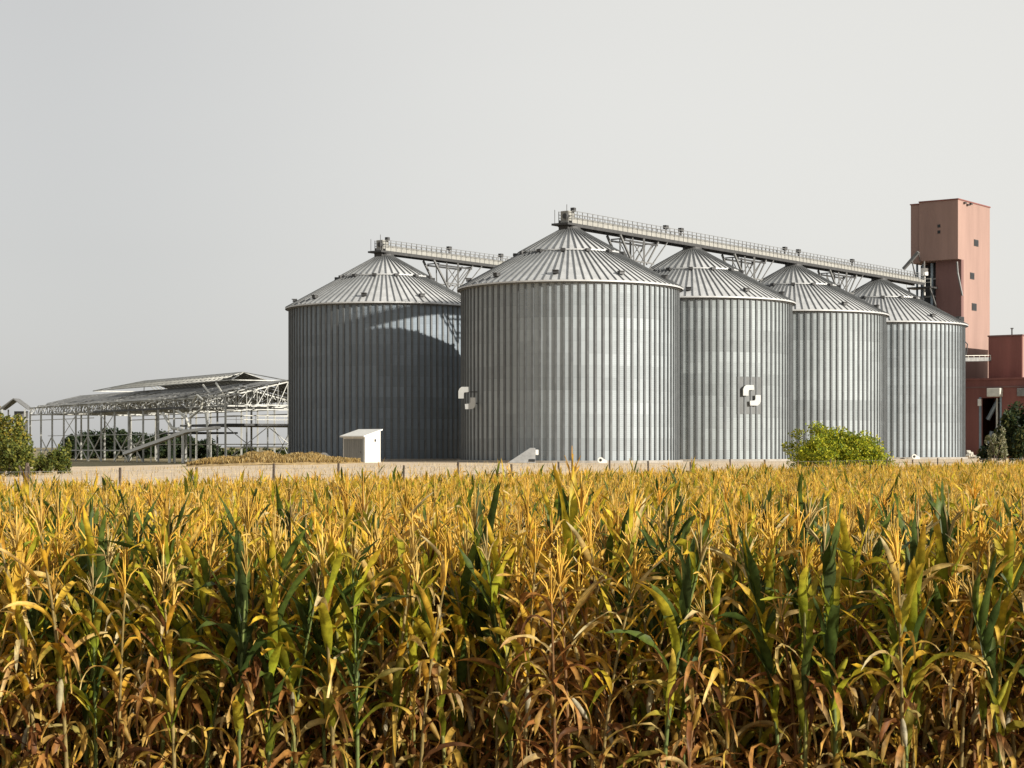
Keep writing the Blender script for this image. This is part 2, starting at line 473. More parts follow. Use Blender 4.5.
# ------------------------------------------------------------------ tower at the end of the row
def block(b, t0, t1, n0, n1, z0, z1):
    b.box(W((t0+t1)/2, (n0+n1)/2, (z0+z1)/2), U*((t1-t0)/2), Nn*((n1-n0)/2), (0, 0, (z1-z0)/2)); return b
TT = 84.3
tw = empty('process_tower', tuple(W(TT+4, -2, YZ)), 'tall salmon-pink tower with an overhanging top storey at the end of the silo row', 'tower')
b = MB(); block(b, TT, TT+11.0, -5.0, .62, 28.0, 36.0); b.build('upper_storey', M['tower_wall'], tw)
b = MB(); block(b, TT+.35, TT+10.6, .62, 2.0, 27.8, 35.8); b.build('side_annex', M['tower_wall'], tw)
b = MB(); block(b, TT-.1, TT+11.1, -5.1, .66, 36.0, 36.16); block(b, TT+.25, TT+10.7, .66, 2.1, 35.8, 35.95); b.build('roof_coping', M['brick'], tw)
b = MB(); block(b, TT+1.15, TT+11.0, -4.95, -1.3, YZ-.3, 28.0); block(b, TT+3.6, TT+11.0, -1.3, 1.9, YZ-.3, 27.8)
b.build('lower_wall', M['tower_low'], tw)
b = MB(); block(b, TT+1.9, TT+10.98, -5.0, -4.95, YZ-.3, 28.0); b.build('side_wall', M['tower_wall'], tw)
b = MB(); block(b, TT+1.16, TT+1.9, -4.99, -4.95, YZ-.3, 28.0); b.build('corner_strip', M['tower_low'], tw)
# openings in the lit side
for px, py, w, h in ((976, 243, .75, .45), (972, 276, .7, .45), (974, 307, .8, .5), (962, 319, .6, .3)):
    nn = -5.0; t = t_at(px, nn); z = z_at(py, W(t, nn, 0))
    f = MB(); block(f, t-w, t+w, -5.06, -4.999, z-h, z+h); fo = f.build('window', M['dark_steel'], tw)
    g = MB(); block(g, t-w*.85, t+w*.85, -5.075, -5.063, z-h*.8, z+h*.8); g.build('pane', M['opening'], fo)
b = MB()
for px, py in ((964, 203), (967, 205), (970, 204)):
    t = t_at(px, -5.0); z = z_at(py, W(t, -5, 0)); block(b, t-.25, t+.25, -5.3, -5.0, z-.1, z+.1)
b.build('bracket', M['dark_steel'], tw)
for py in (226, 232):
    n_ = n_at(939, TT); z = z_at(py, W(TT, n_, 0))
    b = MB(); block(b, TT-.05, TT-.001, n_-.2, n_+.2, z-.2, z+.2); b.build('wall_vent', M['opening'], tw)
# service shaft: columns and dark glazing left of the lower wall
b = MB(); block(b, TT+3.3, TT+3.59, -1.25, 1.88, 14, 27.7); b.build('shaft_glazing', M['opening'], tw)
for px, wd in ((923, .12), (932, .16), (939.5, .22), (917, .1)):
    n_ = n_at(px, TT+1.3)
    b = MB(); block(b, TT+1.2, TT+1.5, n_-wd, n_+wd, 12, 27.75); b.build('shaft_column', M['blue_steel'], tw)
b = MB()
for z in (25.6, 23.2, 20.6, 18.0): block(b, TT+1.25, TT+1.45, n_at(939.5, TT+1.3), n_at(917, TT+1.3), z-.1, z+.1)
b.build('shaft_rail', M['steel'], tw)
# platform and hoist at the gallery's arrival
pf = empty('landing_platform', tuple(W(TT-.4, .6, 24.4)), 'steel landing with rails where the gallery reaches the tower', 'platform')
b = MB(); block(b, TT-1.2, TT+1.15, -1.6, 1.9, 24.2, 24.4); b.build('deck', M['dark_steel'], pf)
b = MB()
for n_ in (-1.6, -.7, .2, 1.1, 1.9): block(b, TT-1.2, TT-1.14, n_-.03, n_+.03, 24.4, 25.5)
for z in (24.95, 25.45): block(b, TT-1.2, TT-1.15, -1.6, 1.9, z-.03, z+.03)
b.build('railing', M['pale_steel'], pf)
b = MB()
for n_ in (-1.4, 1.7): b.bar(W(TT-1, n_, 24.2), W(TT+1.2, n_, 21.6), .16)
b.build('bracket', M['steel'], pf)
b = MB(); hp = [W(TT-1.3, n_at(903.5, TT-1.3), 0), W(TT-1.3, n_at(918.5, TT-1.3), 0)]
h0 = Vector((hp[0].x, hp[0].y, z_at(269, hp[0]))); h1 = Vector((hp[1].x, hp[1].y, z_at(252, hp[1])))
ho = empty('hoist_chute', tuple(h0), 'slanted grey chute sticking out left under the tower overhang', 'chute')
b.bar(h0, h1, .5, .35); b.build('chute_arm', M['steel'], ho)
b = MB(); e = W(TT+.6, n_at(917, TT+.6), 25.0); b.bar(h0*.45 + h1*.55, e, .14); b.bar(h1, W(TT, n_at(920, TT), 28.1), .12); b.build('strut', M['steel'], ho)
q = W(TT+.2, n_at(924.5, TT+.2), 0); q.z = z_at(272, q)
b = MB(); b.tube([q + Vector((0, 0, -.5)), q + Vector((0, 0, .5))], .5, 12); b.tube([q + Vector((0, 0, .5)), q + Vector((0, 0, 3.0))], .1, 8)
b.tube([q + Vector((0, 0, -3.2)), q + Vector((0, 0, -.5))], .12, 8)
tag(b.build('cyclone_pot', M['white'], None), 'small white drum on a vertical pipe beside the tower landing', 'drum')
# downpipe at the corner
b = MB(); p0 = W(TT-.15, n_at(957, TT-.15), 27.6); b.tube([p0, p0 + Vector((.1, 0, -1.5)), p0 + Vector((.7, -.1, -4.6))], .12, 6)
b.build('downpipe', M['steel'], tw)

# ------------------------------------------------------------------ red building
rb = empty('red_building', tuple(W(88, -12, YZ)), 'dark red building with a tall open doorway at the foot of the tower', 'building')
t0 = 83.0; nr = -24.0; nl = -5.2; zt = 11.5
dn0 = n_at(981.5, t0); dn1 = n_at(1000, t0); pz = W(t0, dn0, 0); dz = z_at(398, pz)
b = MB()
block(b, t0, t0+.4, dn0, nl, YZ-.3, zt); block(b, t0, t0+.4, nr, dn1, YZ-.3, zt); block(b, t0, t0+.4, dn1, dn0, dz, zt)
block(b, t0+.4, t0+13, nl-.4, nl, YZ-.3, zt); block(b, t0+.4, t0+13, nr, nr+.4, YZ-.3, zt); block(b, t0+12.6, t0+13, nr+.4, nl-.4, YZ-.3, zt)
b.build('wall', M['brick'], rb)
b = MB(); block(b, t0-.2, t0+13.1, nr-.1, nl+.1, zt+.002, zt+.25); ro = b.build('roof', M['brick'], rb)
b = MB(); block(b, t0-.12, t0-.002, nr, nl, zt-1.05, zt-.85); b.build('string_course', M['tower_low'], rb)
b = MB(); block(b, t0+1.5, t0+12, n_at(1022, t0+1.5), n_at(988.5, t0+1.5), zt+.25, 17.3); b.build('raised_block', M['brick'], rb)
b = MB(); un0, un1 = n_at(1022, t0+1.5), n_at(988.5, t0+1.5)
block(b, t0+1.4, t0+12.1, un0-.1, un1+.1, 17.302, 17.5); b.build('parapet', M['tower_low'], rb)
b = MB(); block(b, t0+1.7, t0+11.9, un0-.03, un0-.002, zt+.3, 17.25); b.build('side_wall', M['tower_wall'], rb)
pp = W(t0+2, n_at(1012, t0+2), 17.4); b = MB(); b.tube([pp, pp + Vector((0, 0, .9))], .1, 6); b.box(pp + Vector((0, 0, .95)), (.16, 0, 0), (0, .16, 0), (0, 0, .08)); b.build('chimney', M['dark_steel'], rb)
b = MB(); block(b, t0-.08, t0-.002, dn0, dn0+.32, YZ-.2, dz+.1); block(b, t0-.08, t0-.002, dn1-.25, dn1, YZ-.2, dz+.1); b.build('door_frame', M['blue_steel'], rb)
b = MB(); block(b, t0-1.0, t0-.01, n_at(1003, t0), n_at(989.5, t0), z_at(397, pz), z_at(388.5, pz)); b.build('canopy_box', M['pale_steel'], rb, bevel=.06)
b = MB(); block(b, t0-.8, t0-.01, n_at(1030, t0), n_at(1019, t0), z_at(397, pz), z_at(389, pz)); b.build('wall_unit', M['steel'], rb, bevel=.06)
b = MB(); block(b, t0-.5, t0-.09, n_at(982, t0), n_at(979, t0), z_at(406, pz), z_at(399, pz)); b.build('lamp_box', M['white'], rb, bevel=.04)
# machinery standing in the doorway
mc = empty('elevator_machine', tuple(W(t0+2.2, (dn0+dn1)/2, YZ)), 'blue-grey machine with slanted spouts inside the dark doorway of the red building', 'machine')
b = MB(); block(b, t0+1.6, t0+3.2, dn1+.5, dn0-1.2, YZ, YZ+4.2); b.build('hopper_body', M['blue_steel'], mc, bevel=.1)
b = MB(); b.tube([W(t0+1.4, dn0-.3, YZ+5.2), W(t0+1.4, dn1+.9, YZ+7.6)], .3, 8); b.tube([W(t0+1.2, dn0-.4, YZ+2.0), W(t0+1.2, dn1+1.6, YZ+3.6)], .28, 8); b.build('spout', M['blue_steel'], mc)
b = MB(); block(b, t0+1.0, t0+1.2, dn1+.7, dn1+.95, YZ, dz); b.build('upright', M['pale_steel'], mc)
# duct bridge from the last silo to the red building
dp = W(t0-3, n_at(962, t0-3), 0); dq = W(t0+1.5, un1, 0)
za = z_at(359, dp)
db = empty('duct_bridge', (dp.x, dp.y, za), 'grey latticed duct bridge between the farthest silo and the red building', 'duct')
P0 = Vector((dp.x-1.5, dp.y, za-.1)); P1 = Vector((dq.x+.2, dq.y+.2, za+.1))
b = MB(); b.bar(P0, P1, .9, .5); b.build('duct', M['steel'], db)
b = MB(); b.bar(P0 + Vector((0, -.5, .5)), P1 + Vector((0, -.5, .5)), .07)
for i in range(8):
    q = P0.lerp(P1, i/7); b.bar(q + Vector((0, -.5, -.1)), q + Vector((0, -.5, .52)), .06)
b.build('railing', M['pale_steel'], db)
b = MB(); q = W(t0+.2, n_at(966, t0+.2), 0); zq = z_at(356, q)
b.tube([(q.x, q.y, zq), (q.x+.2, q.y, zq+1.6), (q.x-.5, q.y, zq+2.3)], .08, 6); b.build('vent_pipe', M['dark_steel'], db)
# rubble beside the doorway
for px, s, lab in ((968, .9, 'heap of pale rubble between the farthest silo and the red doorway'), (975.5, .6, 'small heap of pale rubble just left of the red doorway')):
    p = W(t0-2.0, n_at(px, t0-2), YZ); rng = random.Random(px); b = MB()
    for i in range(26):
        a = rng.random()*6.28; rr = rng.random()**.6*s*1.5; z = max(0, s*.9*(1-rr/(s*1.6)))*rng.random()
        sz = rng.uniform(.15, .38)*s
        mtx = Matrix.Rotation(rng.random()*3, 3, 'Z') @ Matrix.Rotation(rng.random()*1.2, 3, 'X')
        b.box(p + Vector((math.cos(a)*rr, math.sin(a)*rr, z + sz*.3)), mtx @ Vector((sz, 0, 0)), mtx @ Vector((0, sz*.8, 0)), mtx @ Vector((0, 0, sz*.55)))
    tag(b.build('rubble_heap', M['rubble']), lab, 'rubble heap')

# ------------------------------------------------------------------ white shed in front of the left silo
cx = Vector(((365-512)/F*180.0, 180.0, 0))
gz = ground_z(cx.x, cx.y)
ts = (cx - S1).dot(U); nsd = (cx - S1).dot(Nn)
sh = empty('garden_shed', (cx.x, cx.y, gz), 'small white sheet-metal shed with a grey door, in front of the left silo', 'shed')
LN, LU = 2.85, 2.3
z0, z1 = 3.55, 4.15
def SH(t, n, z): return W(ts+t, nsd+n, z)
b = MB()
def skin(a, bb, c, d):
    b.add([a, bb, c, d], [(0, 1, 2, 3)])
b.prism([SH(0, 0, gz-.2), SH(LU, 0, gz-.2), SH(LU, 0, z1), SH(0, 0, z0)], Nn*LN)
k = .2
while k < LU:                                            # sheet ribs on the lit side
    b.box(SH(k, -.015, (gz+z0)/2), U*.03, Nn*.014, (0, 0, (z0-gz)/2-.05)); k += .28
b.build('wall', M['white_sheet'], sh)
b = MB(); b.prism([SH(-.3, -.12, z0+.0), SH(LU+.2, -.12, z1+.1), SH(LU+.2, -.12, z1+.22), SH(-.3, -.12, z0+.14)], Nn*(LN+.3)); b.build('roof', M['white'], sh)
b = MB(); b.box(SH(-.03, LN/2, (gz+z0)/2-.05), U*.025, Nn*(LN/2-.12), (0, 0, (z0-gz)/2-.12)); 
for i in range(9): b.box(SH(-.065, .25+i*.29, (gz+z0)/2-.05), U*.012, Nn*.03, (0, 0, (z0-gz)/2-.14))
dr = b.build('door', M['grey_door'], sh)
b = MB(); b.box(SH(-.09, .5, gz+1.0), U*.02, Nn*.02, (0, 0, .09)); b.build('handle', M['dark_steel'], dr)
b = MB(); b.box(SH(1.5, -.04, 3.25), U*.1, Nn*.02, (0, 0, .12)); b.build('wall_vent', M['dark_steel'], sh)

# ------------------------------------------------------------------ small equipment at the silo bases
def base_pt(px, D): return Vector(((px-512)/F*D, D, ground_z((px-512)/F*D, D)))
q = base_pt(524, 172.5)
fan = empty('aeration_duct', tuple(q), 'grey wedge-shaped air duct with a dark port at the foot of the nearest silo', 'air duct')
X = Vector((1, 0, 0)); 
b = MB(); b.prism([q + Vector((-1.6, -.3, 0)), q + Vector((1.05, -.3, 0)), q + Vector((1.05, -.3, 1.42)), q + Vector((.55, -.3, 1.42))], (0, 1.3, 0)); b.build('duct_body', M['duct_grey'], fan, bevel=.03)
b = MB(); b.box(q + Vector((.75, -.33, .26)), (.28, 0, 0), (0, .028, 0), (0, 0, .12)); b.build('port', M['opening'], fan)
b = MB(); b.box(q + Vector((1.2, .3, 1.0)), (.14, 0, 0), (0, .4, 0), (0, 0, .25)); b.build('motor', M['white'], fan, bevel=.03)
def small_fan(px, D, s, lab):
    q = base_pt(px, D)
    r = empty('centrifugal_fan', tuple(q), lab, 'fan', 'white fans at the silo feet')
    b = MB(); b.tube([q + Vector((0, -.25*s, .45*s)), q + Vector((0, .25*s, .45*s))], .45*s, 14); b.build('housing', M['white'], r)
    b = MB(); b.prism([q + Vector((.1*s, -.22*s, .0)), q + Vector((1.0*s, -.22*s, .0)), q + Vector((1.0*s, -.22*s, .32*s)), q + Vector((.1*s, -.22*s, .85*s))], (0, .44*s, 0)); b.build('outlet', M['white'], r)
    b = MB(); b.tube([q + Vector((0, -.27*s, .45*s)), q + Vector((0, -.252*s, .45*s))], .22*s, 12); b.build('inlet', M['opening'], r)
small_fan(600.5, 172.8, .62, 'small white fan on the ground at the right front foot of the nearest silo')
small_fan(324, 190, 1.05, 'white fan on the dry mound at the foot of the separate left silo')
small_fan(914, 229.5, .7, 'small white fan at the foot of the farthest silo, right of the bush')

# ------------------------------------------------------------------ fence between field and yard
fr = empty('wire_fence', tuple(FE0), 'low wire fence of dark wooden posts along the far edge of the corn', 'fence')
rng = random.Random(3)
wires = MB(); k0 = -8; tops = []
for k in range(k0, 27):
    p = FE0 + U*(k*3.05 + rng.uniform(-.15, .15)); g = ground_z(p.x, p.y)
    h = 2.03 + rng.uniform(-.06, .08); lean = Vector((rng.uniform(-.05, .05), rng.uniform(-.05, .05), 0))
    b = MB(); r_ = rng.uniform(.036, .046)
    b.tube([p + Vector((0, 0, g-.3)), p + lean*.5 + Vector((0, 0, g+h*.5)), p + lean + Vector((0, 0, g+h))], [r_*1.1, r_, r_*.9], 7)
    b.build('post', M['wood'], fr); tops.append((p, lean, g))
for i in range(len(tops)-1):
    (p, l, g), (q, l2, g2) = tops[i], tops[i+1]
    for hz in (.35, .7, 1.05, 1.4, 1.72, 1.95):
        a = p + l*hz/2 + Vector((0, 0, g+hz)); c = q + l2*hz/2 + Vector((0, 0, g2+hz))
        wires.bar(a, c, .006)
    for j in range(1, 9):
        a = p.lerp(q, j/9); wires.bar(a + Vector((0, 0, g+.3)), a + Vector((0, 0, g+1.95)), .006)
wires.build('wire_mesh', M['steel'], fr)

# ------------------------------------------------------------------ unfinished steel hall on the left
H0 = Vector((-36.4, 235.0, 0)); Hd = Vector((-.515, .857, 0)).normalized(); He = Vector((Hd.y, -Hd.x, 0))
HG = .45; HE = 9.08; HR = 11.15; HWd = 17.4; HL = 85.0
def H(t, w, z): return H0 + Hd*t + He*w + Vector((0, 0, z))
def ht_at(px, w):
    k = (px-512)/F
    return (H0.x + He.x*w - k*(H0.y + He.y*w)) / (k*Hd.y - Hd.x)
hall = empty('steel_hall', tuple(H(0, 0, HG)), 'unfinished open steel-frame hall with a dark roof, left of the silos', 'hall')
def hroof(w): return HE + (HR-HE)*(1 - abs(w-HWd/2)/(HWd/2))
nb = 14; bay = HL/nb
for i in range(nb+1):
    t = i*bay
    for w in (0, HWd) + ((HWd/2,) if i % 2 == 0 else ()):
        b = MB(); zt = hroof(w) - .5
        b.bar(H(t, w, HG-.2), H(t, w, zt), .24); b.build('column', M['hall_steel'], hall)
    tr = MB()
    tr.bar(H(t, 0, HE-.1), H(t, HWd/2, HR-.1), .16); tr.bar(H(t, HWd, HE-.1), H(t, HWd/2, HR-.1), .16)
    tr.bar(H(t, 0, HE-1.1), H(t, HWd, HE-1.1), .14)
    for j in range(13):
        w = HWd*j/12; tr.bar(H(t, w, HE-1.1), H(t, w, hroof(w)-.1), .09)
        if j < 12:
            w2 = HWd*(j+1)/12; a, c = (w, w2) if j < 6 else (w2, w)
            tr.bar(H(t, a, HE-1.1), H(t, c, hroof(c)-.1), .08)
    tr.build('roof_truss', M['hall_steel'], hall)
pu = MB()
for j in range(13):
    w = HWd*j/12; pu.bar(H(-.4, w, hroof(w)+.05), H(HL+.4, w, hroof(w)+.05), .1)
pu.build('purlin_set', M['hall_steel'], hall)
# eave girders with diagonal webs
for w in (0, HWd):
    g = MB(); g.bar(H(0, w, HE-.05), H(HL, w, HE-.05), .18); g.bar(H(0, w, HE-1.2), H(HL, w, HE-1.2), .12)
    for i in range(nb*3):
        t = i*bay/3; g.bar(H(t, w, HE-1.2), H(t+bay/6, w, HE-.05), .07); g.bar(H(t+bay/6, w, HE-.05), H(t+bay/3, w, HE-1.2), .07)
    g.build('eave_girder', M['hall_steel'], hall)
# sheeting laid in strips, some of them missing
rng = random.Random(11)
for side in (0, 1):
    r = MB(); n = 84
    for i in range(n):
        ta = -.5 + (HL+1)*i/n; tb = ta + (HL+1)/n - .03
        for (wa, wb) in ((-.3, 3.0), (3.0, 6.0), (6.0, HWd/2)):
            if rng.random() < (.34 if wa < 1 else .17): continue
            if i < 8 and wa < 5 and rng.random() < .75 and side == 0: continue
            w0, w1 = (wa, wb) if side == 0 else (HWd-wa, HWd-wb)
            lift = .12 + rng.uniform(0, .02)
            zz = lambda w: HE + (HR-HE)*(1 - abs(w-HWd/2)/(HWd/2)) + lift
            a, c, d, e = H(ta, w0, zz(w0)), H(tb, w0, zz(w0)), H(tb, w1, zz(w1)), H(ta, w1, zz(w1))
            r.prism([a, c, d, e], (0, 0, .03))
    r.build('roof_sheeting', M['hall_roof'], hall)
# raised lantern roof on the ridge
la = MB(); a0, a1 = 9.0, 66.0; hw = 4.2; lz = 1.5
lrf = []
top0, top1 = H(a0+6, HWd/2, HR+lz+.15), H(a1-12, HWd/2, HR+lz+.15)
c00, c01 = H(a0, HWd/2-hw, HR+.35), H(a0, HWd/2+hw, HR+.35); c10, c11 = H(a1, HWd/2-hw, HR+.35), H(a1, HWd/2+hw, HR+.35)
def slab(*pts): la.prism(pts, (0, 0, .05))
slab(top0, top1, top1 - He*1.3 - Vector((0, 0, .42)), top0 - He*1.3 - Vector((0, 0, .42)))
slab(top1, top0, top0 + He*hw - Vector((0, 0, 1.3)), top1 + He*hw - Vector((0, 0, 1.3)))
la.build('lantern_roof', M['hall_roof'], hall)
lb = MB()
for a, c in ((top0, top1), (top0, c00), (top0, c01), (top1, c10), (top1, c11), (c00, c10), (c01, c11), (c00, c01), (c10, c11)): lb.bar(a, c, .13)
n = 26
for i in range(n+1):
    q = top0.lerp(top1, i/n); e = c00.lerp(c10, (i/n)*.8 + .1); f = c01.lerp(c11, (i/n)*.8 + .1); lb.bar(q, e, .09); lb.bar(q, f, .09)
for k in (.35, .7):
    lb.bar(top0.lerp(c00, k), top1.lerp(c10, k), .08)
lb.build('lantern_frame', M['hall_steel'], hall)
# mezzanine, girts and bracing
mz = MB(); mz.box(H(8, HWd/2, 5.45), Hd*8.5, He*(HWd/2-.2), (0, 0, .14))
mz.build('mezzanine_deck', M['dark_steel'], hall)
m2 = MB(); m2.box(H(19.5, 4, 4.5), Hd*5.5, He*3.5, (0, 0, .12)); m2.build('lower_deck', M['dark_steel'], hall)
for z, ta, tb, wd in ((7.9, 14, 52, .26), (7.0, 52, HL, .12), (2.1, 34, HL-4, .17), (4.4, 24, HL-10, .1)):
    g = MB(); g.bar(H(ta, -.02, z), H(tb, -.02, z), wd); g.build('girt', M['dark_steel'] if z == 7.9 else M['hall_steel'], hall)
for w in (HWd,):
    for z in (3.0, 7.2):
        g = MB(); g.bar(H(0, w, z), H(HL, w, z), .14); g.build('girt', M['hall_steel'], hall)
for i in range(5, nb-1):                                  # crossed braces of the near side
    t = i*bay; b = MB()
    if i % 3 != 1:
        b.bar(H(t, -.05, HG), H(t+bay, -.05, 4.2), .13); b.bar(H(t+bay, -.1, HG), H(t, -.1, 4.2), .13)
    else:
        b.bar(H(t, -.05, 4.4), H(t+bay, -.05, 7.4), .08); b.bar(H(t+bay, -.1, 4.4), H(t, -.1, 7.4), .08)
    b.build('cross_brace', M['pale_steel'], hall)
for i in (0, 1, 3):
    t = i*bay; b = MB(); b.bar(H(t, HWd-.1, HG), H(t+bay, HWd-.1, 5.4), .1); b.bar(H(t+bay, HWd, HG), H(t, HWd, 5.4), .1); b.build('cross_brace', M['hall_steel'], hall)
for w in (2.9, 5.8, 11.6, 14.5):                          # gable posts
    b = MB(); b.bar(H(0, w, HG-.2), H(0, w, HE-1.1), .18); b.build('gable_post', M['hall_steel'], hall)
for w0, w1 in ((0, 5.8), (5.8, 11.6), (11.6, HWd)):
    b = MB(); b.bar(H(-.1, w0, HG+.4), H(-.1, w1, 5.2), .09); b.bar(H(-.15, w1, HG+.4), H(-.15, w0, 5.2), .09); b.build('cross_brace', M['hall_steel'], hall)
for z in (2.6, 7.4):
    g = MB(); g.bar(H(-.06, 0, z), H(-.06, HWd, z), .12); g.build('girt', M['hall_steel'], hall)
rl = MB()
for i in range(14):
    w = HWd*i/13; rl.bar(H(-.3, w, 5.6), H(-.3, w, 6.6), .06)
rl.bar(H(-.3, 0, 6.6), H(-.3, HWd, 6.6), .07); rl.bar(H(-.3, 0, 6.1), H(-.3, HWd, 6.1), .05)
rl.build('deck_railing', M['pale_steel'], hall)
# pale inclined conveyor beside the hall
def hp(px, py, w):
    t = ht_at(px, w); p = H(t, w, 0); p.z = z_at(py, p); return p
ic = empty('inclined_conveyor', tuple(hp(125, 463, -2)), 'pale inclined conveyor on legs rising beside the open steel hall', 'conveyor')
A, B, C_ = hp(125, 453.5, -2), hp(188, 431, -2), hp(218, 427.5, -2)
b = MB(); b.bar(A, B, .7, .42); b.bar(B, C_, .7, .35); b.build('belt_trough', M['white'], ic)
for px, w_ in ((125, -2), (137, -2), (151, -2), (169.5, -2), (175, -2.6), (183, -2), (197, -2), (210, -2)):
    p = hp(px, 460, w_); p.z = HG - .1
    k = (px-125)/(188-125); top = A.lerp(B, min(k, 1)) if k <= 1 else B
    thick = .34 if px in (169.5, 183) else .14
    b = MB(); b.bar(p, (p.x, p.y, top.z-.1), thick); b.build('leg', M['white'] if thick > .2 else M['pale_steel'], ic)
b = MB(); b.bar(A + Vector((0, -.4, .8)), B + Vector((0, -.4, .9)), .07)
for i in range(8):
    q = A.lerp(B, i/7); b.bar(q + Vector((0, -.4, 0)), q + Vector((0, -.4, .9)), .06)
b.build('railing', M['pale_steel'], ic)
for pts, r_, lab in ((((193, 402), (197, 395), (203, 400), (201, 409), (190, 418)), .16, 'bent pale pipe over the eave of the open hall, left of a longer one'),
                (((163, 413), (167, 420), (172, 428), (186, 431)), .2, 'curved pale spout dropping to the inclined conveyor, leftmost of two'),
                (((178, 411), (186, 418), (189, 427)), .18, 'short pale spout beside the top of the inclined conveyor'),
                (((203, 385), (211, 395)), .14, 'slanted pale pipe lying on the dark roof of the hall, left one'),
                (((216, 383), (224, 396)), .14, 'slanted pale pipe lying on the dark roof of the hall, right one'),
                (((205, 411), (208, 433), (210, 452)), .12, 'long thin pale pipe hanging down inside the open hall')):
    b = MB(); b.tube([hp(x, y, -.6 if 'roof' not in lab else 3.0) for x, y in pts], r_, 7)
    tag(b.build('grain_pipe', M['pale_steel']), lab, 'pipe', 'pale pipes about the open hall')
# small gabled tower beyond the hall's far end
gp = Vector(((16.5-512)/F*322, 322, .45))
gt = empty('gabled_frame_tower', tuple(gp), 'small pale gabled tower beyond the far left end of the open hall', 'tower')
wv = 1.95
for sx in (-1, 1):
    for sy in (-1, 1):
        b = MB(); b.bar(gp + Vector((sx*wv, sy*wv, -.2)), gp + Vector((sx*wv, sy*wv, 8.7)), .22); b.build('column', M['hall_steel'], gt)
b = MB()
for z in (2.5, 5, 7):
    for s in (-1, 1): b.bar(gp + Vector((-wv, s*wv, z)), gp + Vector((wv, s*wv, z)), .12); b.bar(gp + Vector((s*wv, -wv, z)), gp + Vector((s*wv, wv, z)), .12)
b.bar(gp + Vector((-wv, -wv, 2.5)), gp + Vector((wv, -wv, 5)), .09); b.bar(gp + Vector((wv, -wv, 5)), gp + Vector((-wv, -wv, 7)), .09)
b.build('bracing', M['hall_steel'], gt)
b = MB(); b.box(gp + Vector((.5, wv*.6, 6)), (1.2, 0, 0), (0, .1, 0), (0, 0, 2.4)); b.build('infill_panel', M['steel'], gt)
b = MB(); b.prism([gp + Vector((-wv-.5, -wv-.2, 8.6)), gp + Vector((0, -wv-.2, 10.4)), gp + Vector((wv+.5, -wv-.2, 8.6)), gp + Vector((wv+.5, -wv-.2, 8.78)), gp + Vector((0, -wv-.2, 10.6)), gp + Vector((-wv-.5, -wv-.2, 8.78))], (0, 2*wv+.4, 0)); b.build('roof', M['steel'], gt)

# ------------------------------------------------------------------ leaf-built foliage
def np_mesh(name, V, Fq, colr, material, parent=None, loc=None, smooth=True):
    me = bpy.data.meshes.new(name)
    V = np.asarray(V, np.float32); Fq = np.asarray(Fq, np.int32)
    me.vertices.add(len(V)); me.vertices.foreach_set('co', V.ravel())
    me.loops.add(Fq.size); me.loops.foreach_set('vertex_index', Fq.ravel())
    me.polygons.add(len(Fq))
    me.polygons.foreach_set('loop_start', np.arange(0, Fq.size, 4, dtype=np.int32))
    me.update(calc_edges=True)
    if smooth: me.polygons.foreach_set('use_smooth', np.ones(len(Fq), dtype=bool))
    ca = me.color_attributes.new('tint', 'FLOAT_COLOR', 'POINT')
    c4 = np.ones((len(V), 4), np.float32); c4[:, :3] = colr
    ca.data.foreach_set('color', c4.ravel())
    me.materials.append(material)
    return me

def link(me, name, parent=None, loc=(0, 0, 0)):
    o = bpy.data.objects.new(name, me); col.objects.link(o); o.location = loc
    if parent is not None: o.parent = parent
    return o

def leaf_cloud(rng, clumps, n, size, cols, flat=.5):
    """leaf-shaped quads scattered in clumps; clumps: (x,y,z,rx,ry,rz)"""
    cl = np.array(clumps); wts = (cl[:, 3]*cl[:, 4]*cl[:, 5])**.67; wts /= wts.sum()
    idx = rng.choice(len(cl), n, p=wts); C = cl[idx]
    d = rng.normal(size=(n, 3)); d /= np.linalg.norm(d, axis=1)[:, None]
    rad = rng.random(n)**.45 * rng.uniform(.75, 1.12, n)
    P = C[:, :3] + d*C[:, 3:]*rad[:, None]
    a = rng.normal(size=(n, 3)) + d*.8 + np.array([0, 0, .25]); a /= np.linalg.norm(a, axis=1)[:, None]
    b = np.cross(a, rng.normal(size=(n, 3))); b /= np.linalg.norm(b, axis=1)[:, None]
    s = size*rng.uniform(.6, 1.3, n)[:, None]
    V = np.stack([P - a*s, P + b*s*flat, P + a*s, P - b*s*flat], 1).reshape(-1, 3)
    Fq = np.arange(4*n).reshape(n, 4)
    cc = np.array(cols)[rng.integers(0, len(cols), n)] * rng.uniform(.75, 1.25, n)[:, None]
    return V, Fq, np.repeat(cc, 4, 0)

